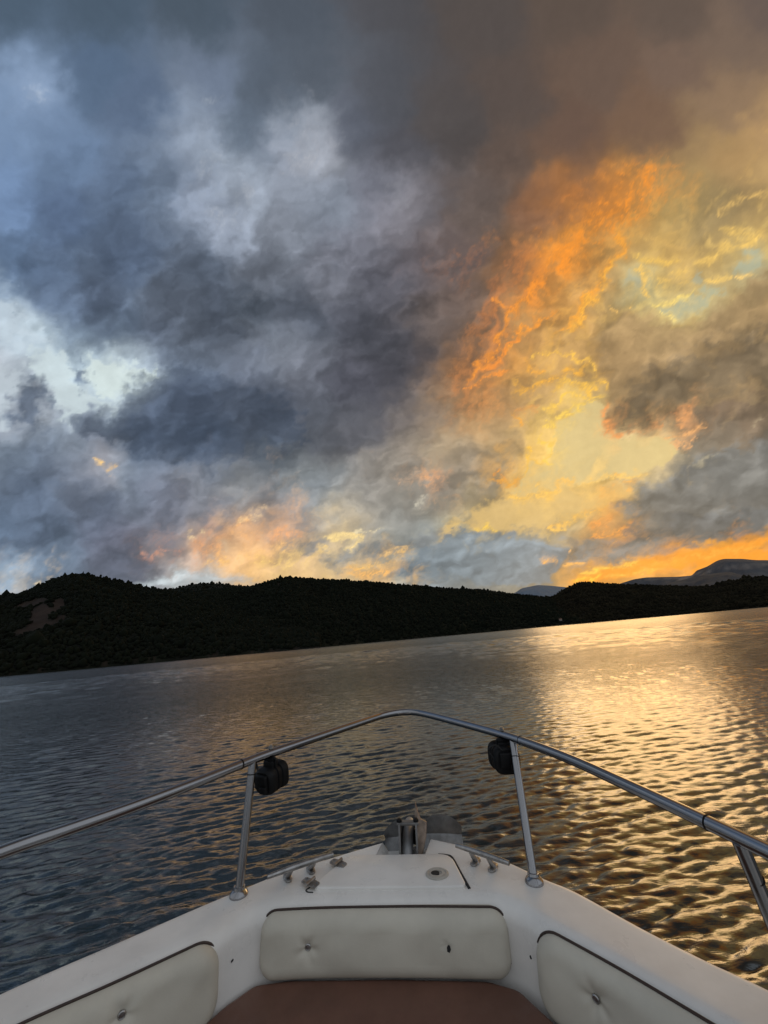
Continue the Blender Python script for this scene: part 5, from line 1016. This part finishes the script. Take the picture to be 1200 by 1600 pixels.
def stanchion(base, top):
    b, t = Vector(base), Vector(top); d = (t - b).normalized()
    m = MB().tube([b + d * .012, t], .0103, 18)
    M = Matrix.Translation(b) @ Vector((0, 0, 1)).rotation_difference((d + Vector((0, 0, 1.2))).normalized()).to_matrix().to_4x4()
    m.lathe([(.0215, -.004), (.0215, .002), (.0205, .0045), (.0165, .0095), (.0138, .0115), (.0132, .0165), (.0105, .0168)], M, 28)
    return m.build('stanchion', M_steel, rail)
stanchion((-.464, 1.096, DZ), (-.460, 1.143, .996)); stanchion((.239, 1.130, DZ), (.256, 1.258, .996))
stanchion((.556, .805, DZ), (.468, .733, .996)); stanchion((-.93, .63, DZ), (-.83, .55, .996))
def tie(c, d, r, name='cable_tie'):
    d = Vector(d).normalized(); M = Matrix.Translation(c) @ Vector((0, 0, 1)).rotation_difference(d).to_matrix().to_4x4()
    return MB().lathe([(r, -.0009), (r + .0009, -.0009), (r + .0009, .0009), (r, .0009)], M, 24).build(name, M_black, rail)
tie((-.461, 1.136, .968), (.004, .047, .266), .0103); tie((.2535, 1.239, .958), (.017, .128, .266), .0103); tie((-.478, 1.110, 1.0), (.06, .12, 0), .0112); tie((.272, 1.229, 1.0), (.1, -.19, 0), .0112)
tie((.488, .749, .94), (-.09, -.07, .266), .0103); tie((.455, .777, 1.0), (.04, -.11, 0), .0112)

# --- backrest pads screwed to the coaming
def wall_path(pts): return [np.array(p, float) for p in pts]
def pad(path, z0, z1, thick, buttons, lean=.015, nu=110, nv=50, corner=.034, edge=None, seed=0, parent=boat, slack=0.0):
    """path: polyline (x, y) of the pad's back along the wall, seen left to right; front faces its left-hand normal"""
    C = np.array(catmull(path, 12)); seg = np.linalg.norm(np.diff(C, axis=0), axis=1); S = np.concatenate([[0], np.cumsum(seg)]); Lw = S[-1]; Hh = z1 - z0
    def pos(u, v, off_):
        x = np.interp(u, S, C[:, 0]); y = np.interp(u, S, C[:, 1])
        x2 = np.interp(np.minimum(u + .004, Lw), S, C[:, 0]) - np.interp(np.maximum(u - .004, 0), S, C[:, 0]); y2 = np.interp(np.minimum(u + .004, Lw), S, C[:, 1]) - np.interp(np.maximum(u - .004, 0), S, C[:, 1])
        l = np.hypot(x2, y2); nx, ny = y2 / l, -x2 / l
        o = off_ + lean * (v / Hh)* -1
        return np.stack([x + nx * o, y + ny * o, z0 + v], -1)
    # rounded-rectangle grid: every column runs between the two long edges
    rg = np.random.default_rng(seed)
    e_ = np.sin(np.linspace(0, math.pi / 2, 10)); ends = corner * (1 - np.cos(np.linspace(0, math.pi / 2, 10)))
    us = np.concatenate([ends, np.linspace(corner, Lw - corner, nu)[1:-1], Lw - ends[::-1]])
    vs_ = np.concatenate([.5 * (1 - np.cos(np.linspace(0, math.pi / 2, 12))) * .5, np.linspace(.25, .75, nv)[1:-1], 1 - (.5 * (1 - np.cos(np.linspace(0, math.pi / 2, 12))) * .5)[::-1]])
    du = np.minimum(us, Lw - us); ins = np.where(du < corner, corner - np.sqrt(np.maximum(corner ** 2 - (corner - du) ** 2, 0)), 0)
    U, T = np.meshgrid(us, vs_, indexing='ij'); Vv = ins[:, None] + (Hh - 2 * ins[:, None]) * T
    qx = np.abs(U - Lw / 2) - (Lw / 2 - corner); qy = np.abs(Vv - Hh / 2) - (Hh / 2 - corner)
    d = corner - (np.hypot(np.maximum(qx, 0), np.maximum(qy, 0)) + np.minimum(np.maximum(qx, qy), 0))
    bulge = thick * np.maximum(1 - np.clip(1 - d / .030, 0, 1) ** 2.4, 0) ** .5 + .004 * np.sin(np.clip(d / (Hh * .5), 0, 1) * math.pi / 2)
    dim = np.zeros_like(U)
    for bu, bv, depth, wd in buttons:
        r = np.hypot(U - bu * Lw, Vv - bv * Hh); ang = np.arctan2(Vv - bv * Hh, U - bu * Lw)
        dim += depth * (.55 * np.exp(-(r / wd) ** 2) + .45 * np.exp(-r / (wd * 1.7)))
        dim += depth * .10 * np.cos(ang * 5 + seed) * np.exp(-((r - wd * 1.2) / wd) ** 2)
    wr = (.0010 * np.sin(U * 55 + seed + 2 * np.sin(Vv * 35)) + .0008 * np.sin(U * 23 + Vv * 60 + seed)) * np.clip(d / .03, 0, 1)
    G = pos(U, Vv, bulge - dim + wr); nU, nV = U.shape
    V = G.reshape(-1, 3)
    F = [(i * nV + j, (i + 1) * nV + j, (i + 1) * nV + j + 1, i * nV + j + 1) for i in range(nU - 1) for j in range(nV - 1)]
    loop = [i * nV for i in range(nU)] + [(nU - 1) * nV + j for j in range(1, nV)] + [i * nV + nV - 1 for i in range(nU - 2, -1, -1)] + [j for j in range(nV - 2, 0, -1)]
    out = np.array([(U.ravel()[k], Vv.ravel()[k]) for k in loop]); na = len(out); cx = np.array([Lw / 2, Hh / 2])
    V = np.concatenate([V, pos(out[:, 0], out[:, 1], np.full(na, -.014))]); b0 = nU * nV
    F += [(loop[k], b0 + k, b0 + (k + 1) % na, loop[(k + 1) % na]) for k in range(na)]
    F.append(tuple(b0 + k for k in range(na)))
    keep = [0]
    for k in range(1, na):
        if np.linalg.norm(out[k] - out[keep[-1]]) > .0015: keep.append(k)
    o = MB().add(V, F).build('backrest_pad', M_vinyl, parent, sharp=0)
    pp = pos(out[:, 0] + (out[:, 0] - cx[0]) * .004, out[:, 1] + np.sign(out[:, 1] - cx[1]) * .0012, np.full(na, -.001))
    sel = [k for k in keep if out[k, 1] > Hh - corner * .8 or (edge == 'right' and out[k, 0] > Lw - .004 and out[k, 1] > .01)]
    def order(k):            # right edge upwards, then along the top from right to left, then down the left corner
        x_, y_ = out[k]; return (0, y_) if x_ > Lw - corner and y_ < Hh - .0005 else ((2, -y_) if x_ < corner and y_ < Hh - .0005 else (1, -x_))
    pp = pp[sorted(sel, key=order)]
    MB().tube([tuple(p) for p in pp], .0025, 8).build('piping', M_pipe, o)
    for bu, bv, depth, wd in buttons:
        if depth < .004: continue
        c0 = pos(np.array([bu * Lw]), np.array([bv * Hh]), np.array([thick + .003 - depth + .0035]))[0]; c1 = pos(np.array([bu * Lw]), np.array([bv * Hh]), np.array([thick + .02]))[0]
        n_ = Vector(c1 - c0).normalized(); M = Matrix.Translation(Vector(c0)) @ Vector((0, 0, 1)).rotation_difference(n_).to_matrix().to_4x4()
        bo = MB().lathe([(.0066, 0), (.0066, .002), (.0052, .0034), (.0040, .0030), (.0040, .0020), (.0005, .0024)], M, 20).build('button', M_steel2, o)
    return o
# each wall is listed so that the seat side is on the right-hand normal
front = pad([(-.390, 1.044), (-.25, 1.052), (-.05, 1.054), (.155, 1.050)], .610, .719, .022, [(.20, .53, .0105, .013), (.75, .58, .003, .006)], seed=1, edge='right')
left = pad([(-.83, .655), (-.714, .773), (-.586, .868), (-.448, .977)], .590, .722, .022, [(.665, .72, .0105, .015)], seed=2, corner=.046)
right = pad([(.196, 1.004), (.289, .917), (.349, .856), (.432, .766), (.50, .69)], .590, .722, .022, [(.27, .64, .0105, .015)], seed=3, corner=.046)
# torn button hole in the front pad, scuff in the right pad
MB().prism([(-.004, -.005), (.001, -.007), (.004, -.002), (.003, .004), (-.001, .006), (-.004, .002)], 0, .0012, Matrix.Translation((.024, 1.0275, .6735)) @ Matrix.Rotation(R(90), 4, 'X')).build('torn_hole', M_dark, front)
MB().tube([(.330, .856, .674), (.336, .853, .684), (.343, .843, .676)], .0009, 6).build('tear', M_dark, right)
for k, (x, y, z) in enumerate([(-.434, 1.004, .668), (.188, 1.012, .668)]):
    MB().lathe([(.0017, -.004), (.0017, .0012), (.0006, .0016)], Matrix.Translation((x, y, z)) @ Matrix.Rotation(R(90 if k else 90), 4, 'X'), 12).build('snap_stud', M_dark, boat)

# --- seat base below the loose cushion
seat_xy = [(-.62, .62), (-.57, .75), (-.475, .93), (-.440, .985), (-.395, 1.034), (-.32, 1.046), (-.1, 1.050), (.10, 1.046), (.160, 1.026), (.205, .965), (.30, .84), (.40, .62)]
MB().prism([(x * .985, y - .006) for x, y in seat_xy], .30, .553, bev=.006).build('seat_base', M_gel, boat)

# --- bow roller carrying the anchor
br = MB()
for x in (-.083, -.036):
    br.prism(round_poly([(1.245, .672), (1.405, .690), (1.405, .735), (1.30, .790), (1.268, .790), (1.245, .720)], .008, 3), x - .0025, x + .0025, Matrix(((0, 0, 1, 0), (1, 0, 0, 0), (0, 1, 0, 0), (0, 0, 0, 1))))
br.box((-.0595, 1.28, .788), (.062, .020, .007), bev=.002)
roller = br.build('bow_roller', simple_mat('dull_steel', (.17, .165, .16), .5, .5, var=.25, scale=30), boat)
for x in (-.083, -.036): MB().lathe([(.0075, 0), (.0075, .006), (.004, .009)], Matrix.Translation((x, 1.28, .7905)), 16).build('bolt', M_black, roller)
MB().lathe([(.006, -.03), (.020, -.022), (.012, 0), (.020, .022), (.006, .03)], Matrix.Translation((-.0595, 1.37, .712)) @ Matrix.Rotation(R(90), 4, 'Y'), 20).build('roller_wheel', M_blackr, roller)

# ------------------------------------------------------------------ anchor lying in the roller (its own thing)
A0 = Vector((-.06, 1.30, .70))
anchor = boat_empty('anchor', A0)
tag(anchor, 'grey galvanised anchor with two broad flukes lying in the bow roller', 'anchor')
def rel(p): return Vector(p) - A0
MB().tube([rel(p) for p in ((-.066, 1.225, .690), (-.064, 1.27, .725), (-.062, 1.31, .748), (-.058, 1.38, .745), (-.05, 1.44, .70))], [.013, .0155, .0155, .014, .012], 16).build('shank', M_galv, anchor)
def plate(poly, thick, name, mat, parent, fold=None):
    P = [Vector(p) for p in poly]; n = (P[1] - P[0]).cross(P[2] - P[0]).normalized()
    m = MB(); k = len(P)
    vs = [p + n * thick / 2 for p in P] + [p - n * thick / 2 for p in P]
    fs = [tuple(range(k)), tuple(range(2 * k - 1, k - 1, -1))] + [(i, i + k, (i + 1) % k + k, (i + 1) % k) for i in range(k)]
    return m.add([rel(v) for v in vs], fs).build(name, mat, parent, sharp=20)
# right fluke: upper leaf and lower leaf meeting at a fold
def fluke(rim, foldl):
    """rim: top outline points, foldl: bottom outline; the middle line is pushed out to make the fold"""
    m = MB(); top = [Vector(p) for p in rim]; bot = [Vector(p) for p in foldl]
    mid = [(a + b) / 2 + Vector((0, .020, -.004)) for a, b in zip(top, bot)]
    n = len(top); th = Vector((0, -.004, .002))
    vs = [rel(p) for p in top + mid + bot]; vs += [v + th for v in vs]
    fs = []
    for r in (0, 1):
        for i in range(n - 1):
            a = r * n + i; q4 = (a, a + 1, a + n + 1, a + n); fs.append(q4); fs.append(tuple(v + 3 * n for v in q4[::-1]))
    rimidx = list(range(n)) + [2 * n - 1, 3 * n - 1] + list(range(3 * n - 2, 2 * n - 1, -1)) + [n]
    for i in range(len(rimidx)):
        a, b = rimidx[i], rimidx[(i + 1) % len(rimidx)]; fs.append((a, b, b + 3 * n, a + 3 * n))
    return m.add(vs, fs).build('fluke', M_galv, anchor, sharp=25)
fluke([(-.018, 1.355, .752), (-.006, 1.36, .764), (.012, 1.36, .771), (.036, 1.36, .7735), (.062, 1.36, .768), (.083, 1.36, .756), (.096, 1.36, .742)],
      [(-.018, 1.355, .690), (-.004, 1.36, .675), (.012, 1.36, .668), (.036, 1.36, .665), (.062, 1.36, .668), (.083, 1.36, .676), (.097, 1.36, .690)])
fluke([(-.133, 1.33, .738), (-.128, 1.33, .750), (-.117, 1.33, .761), (-.104, 1.33, .769), (-.092, 1.33, .7725), (-.080, 1.33, .772), (-.068, 1.33, .768)],
      [(-.130, 1.33, .712), (-.122, 1.33, .700), (-.112, 1.33, .690), (-.100, 1.33, .684), (-.090, 1.33, .682), (-.080, 1.33, .682), (-.068, 1.33, .684)])
plate([(-.035, 1.31, .826), (-.030, 1.305, .805), (-.023, 1.30, .789), (-.006, 1.30, .781), (-.010, 1.295, .748), (-.028, 1.275, .700), (-.040, 1.262, .690), (-.0365, 1.29, .75), (-.0385, 1.31, .79)], .006, 'crown_plate', M_rust, anchor)

# ------------------------------------------------------------------ spotlights hanging under the rail
def spotlight(top, rz, tilt, label, size=1.0):
    o = boat_empty('spotlight', top)
    o.matrix_world = o.matrix_world @ Matrix.Rotation(rz, 4, 'Z')
    tag(o, label, 'spotlight', 'spotlights hanging under the bow rail')
    T = Matrix.Rotation(tilt, 4, 'X'); c = Vector((0, .004, -.060))
    M = Matrix.Translation(c) @ T @ Matrix.Rotation(R(-90), 4, 'X')      # lathe axis -> forward
    def se(w, h, e=3.2, n=40): return [(math.copysign(abs(math.cos(a)) ** (2 / e), math.cos(a)) * w, math.copysign(abs(math.sin(a)) ** (2 / e), math.sin(a)) * h) for a in np.linspace(0, 2 * math.pi, n, endpoint=False)]
    m = MB()
    prof = [(.80, -.034), (.93, -.030), (1.0, -.022), (1.0, -.010), (.93, -.009), (.93, -.004), (1.0, -.003), (1.0, .006), (.93, .007), (.93, .012), (1.0, .013), (1.06, .020), (1.06, .032), (1.0, .034)]
    n = 40; vs = []
    for f, z in prof:
        for x, y in se(.0385 * f * size, .037 * f * size): vs.append(M @ Vector((x, y, z)))
    fs = [(i * n + k, i * n + (k + 1) % n, (i + 1) * n + (k + 1) % n, (i + 1) * n + k) for i in range(len(prof) - 1) for k in range(n)]
    fs += [tuple(range(n))[::-1], tuple((len(prof) - 1) * n + k for k in range(n))]
    m.add(vs, fs)
    m.box(c + T.to_3x3() @ Vector((0, -.037, .004)), (.048 * size, .012, .040 * size), T.to_3x3(), bev=.004)
    m.box(c + T.to_3x3() @ Vector((.012, -.042, -.012)), (.020, .012, .016), T.to_3x3(), bev=.002)
    m.build('lamp_body', M_black, o, sharp=35)
    MB().prism(se(.036 * size, .0345 * size), .034, .0365, M, bev=.0008).build('lens', M_lens, o)
    b = MB()
    b.tube([(-.020, 0, -.032), (-.020, 0, -.014), (-.016, 0, -.011), (.016, 0, -.011), (.020, 0, -.014), (.020, 0, -.032)], .0035, 10)
    b.box((0, 0, -.014), (.032, .014, .006), bev=.001); b.box((0, 0, -.026), (.036, .022, .018), bev=.003)
    b.build('bracket', M_black, o)
    MB().tube([(0, 0, -.016), (0, 0, .021)], .0036, 12).lathe([(.0068, .012), (.0068, .0175), (.0036, .019)], None, 6).build('bolt', M_steel2, o)
    MB().tube(catmull([(-.016, -.030, -.030), (-.030, -.026, -.018), (-.046, -.010, -.030), (-.044, -.006, -.045), (-.03, -.024, -.06)], 6), .0022, 8).build('cable', M_blackr, o)
    return o
spotlight((-.428, 1.190, 1.0), R(-24), R(6), 'black spotlight hanging beside the left post, its lens edge showing at the right', .86)
spotlight((.234, 1.287, 1.0), R(6), R(0), 'black spotlight hanging half hidden behind the right post', .98)

# ------------------------------------------------------------------ loose seat cushion
cush = MB().prism(round_poly([(x, y) for x, y in seat_xy], .012, 3), .555, .612, bev=.013, seg=5).build('seat_cushion', M_brown, None, sharp=60)
cush.matrix_world = boat.matrix_world.copy()
tag(cush, 'brown vinyl seat cushion lying in the bow below the backrest pads', 'cushion')

# ------------------------------------------------------------------ render settings
scene.view_settings.view_transform = 'Standard'; scene.view_settings.look = 'None'; scene.view_settings.exposure = 0; scene.view_settings.gamma = 1
scene.render.engine = 'CYCLES'
scene.cycles.max_bounces = 6; scene.cycles.diffuse_bounces = 3; scene.cycles.glossy_bounces = 4
scene.cycles.use_denoising = True
scene.cycles.sample_clamp_indirect = 4
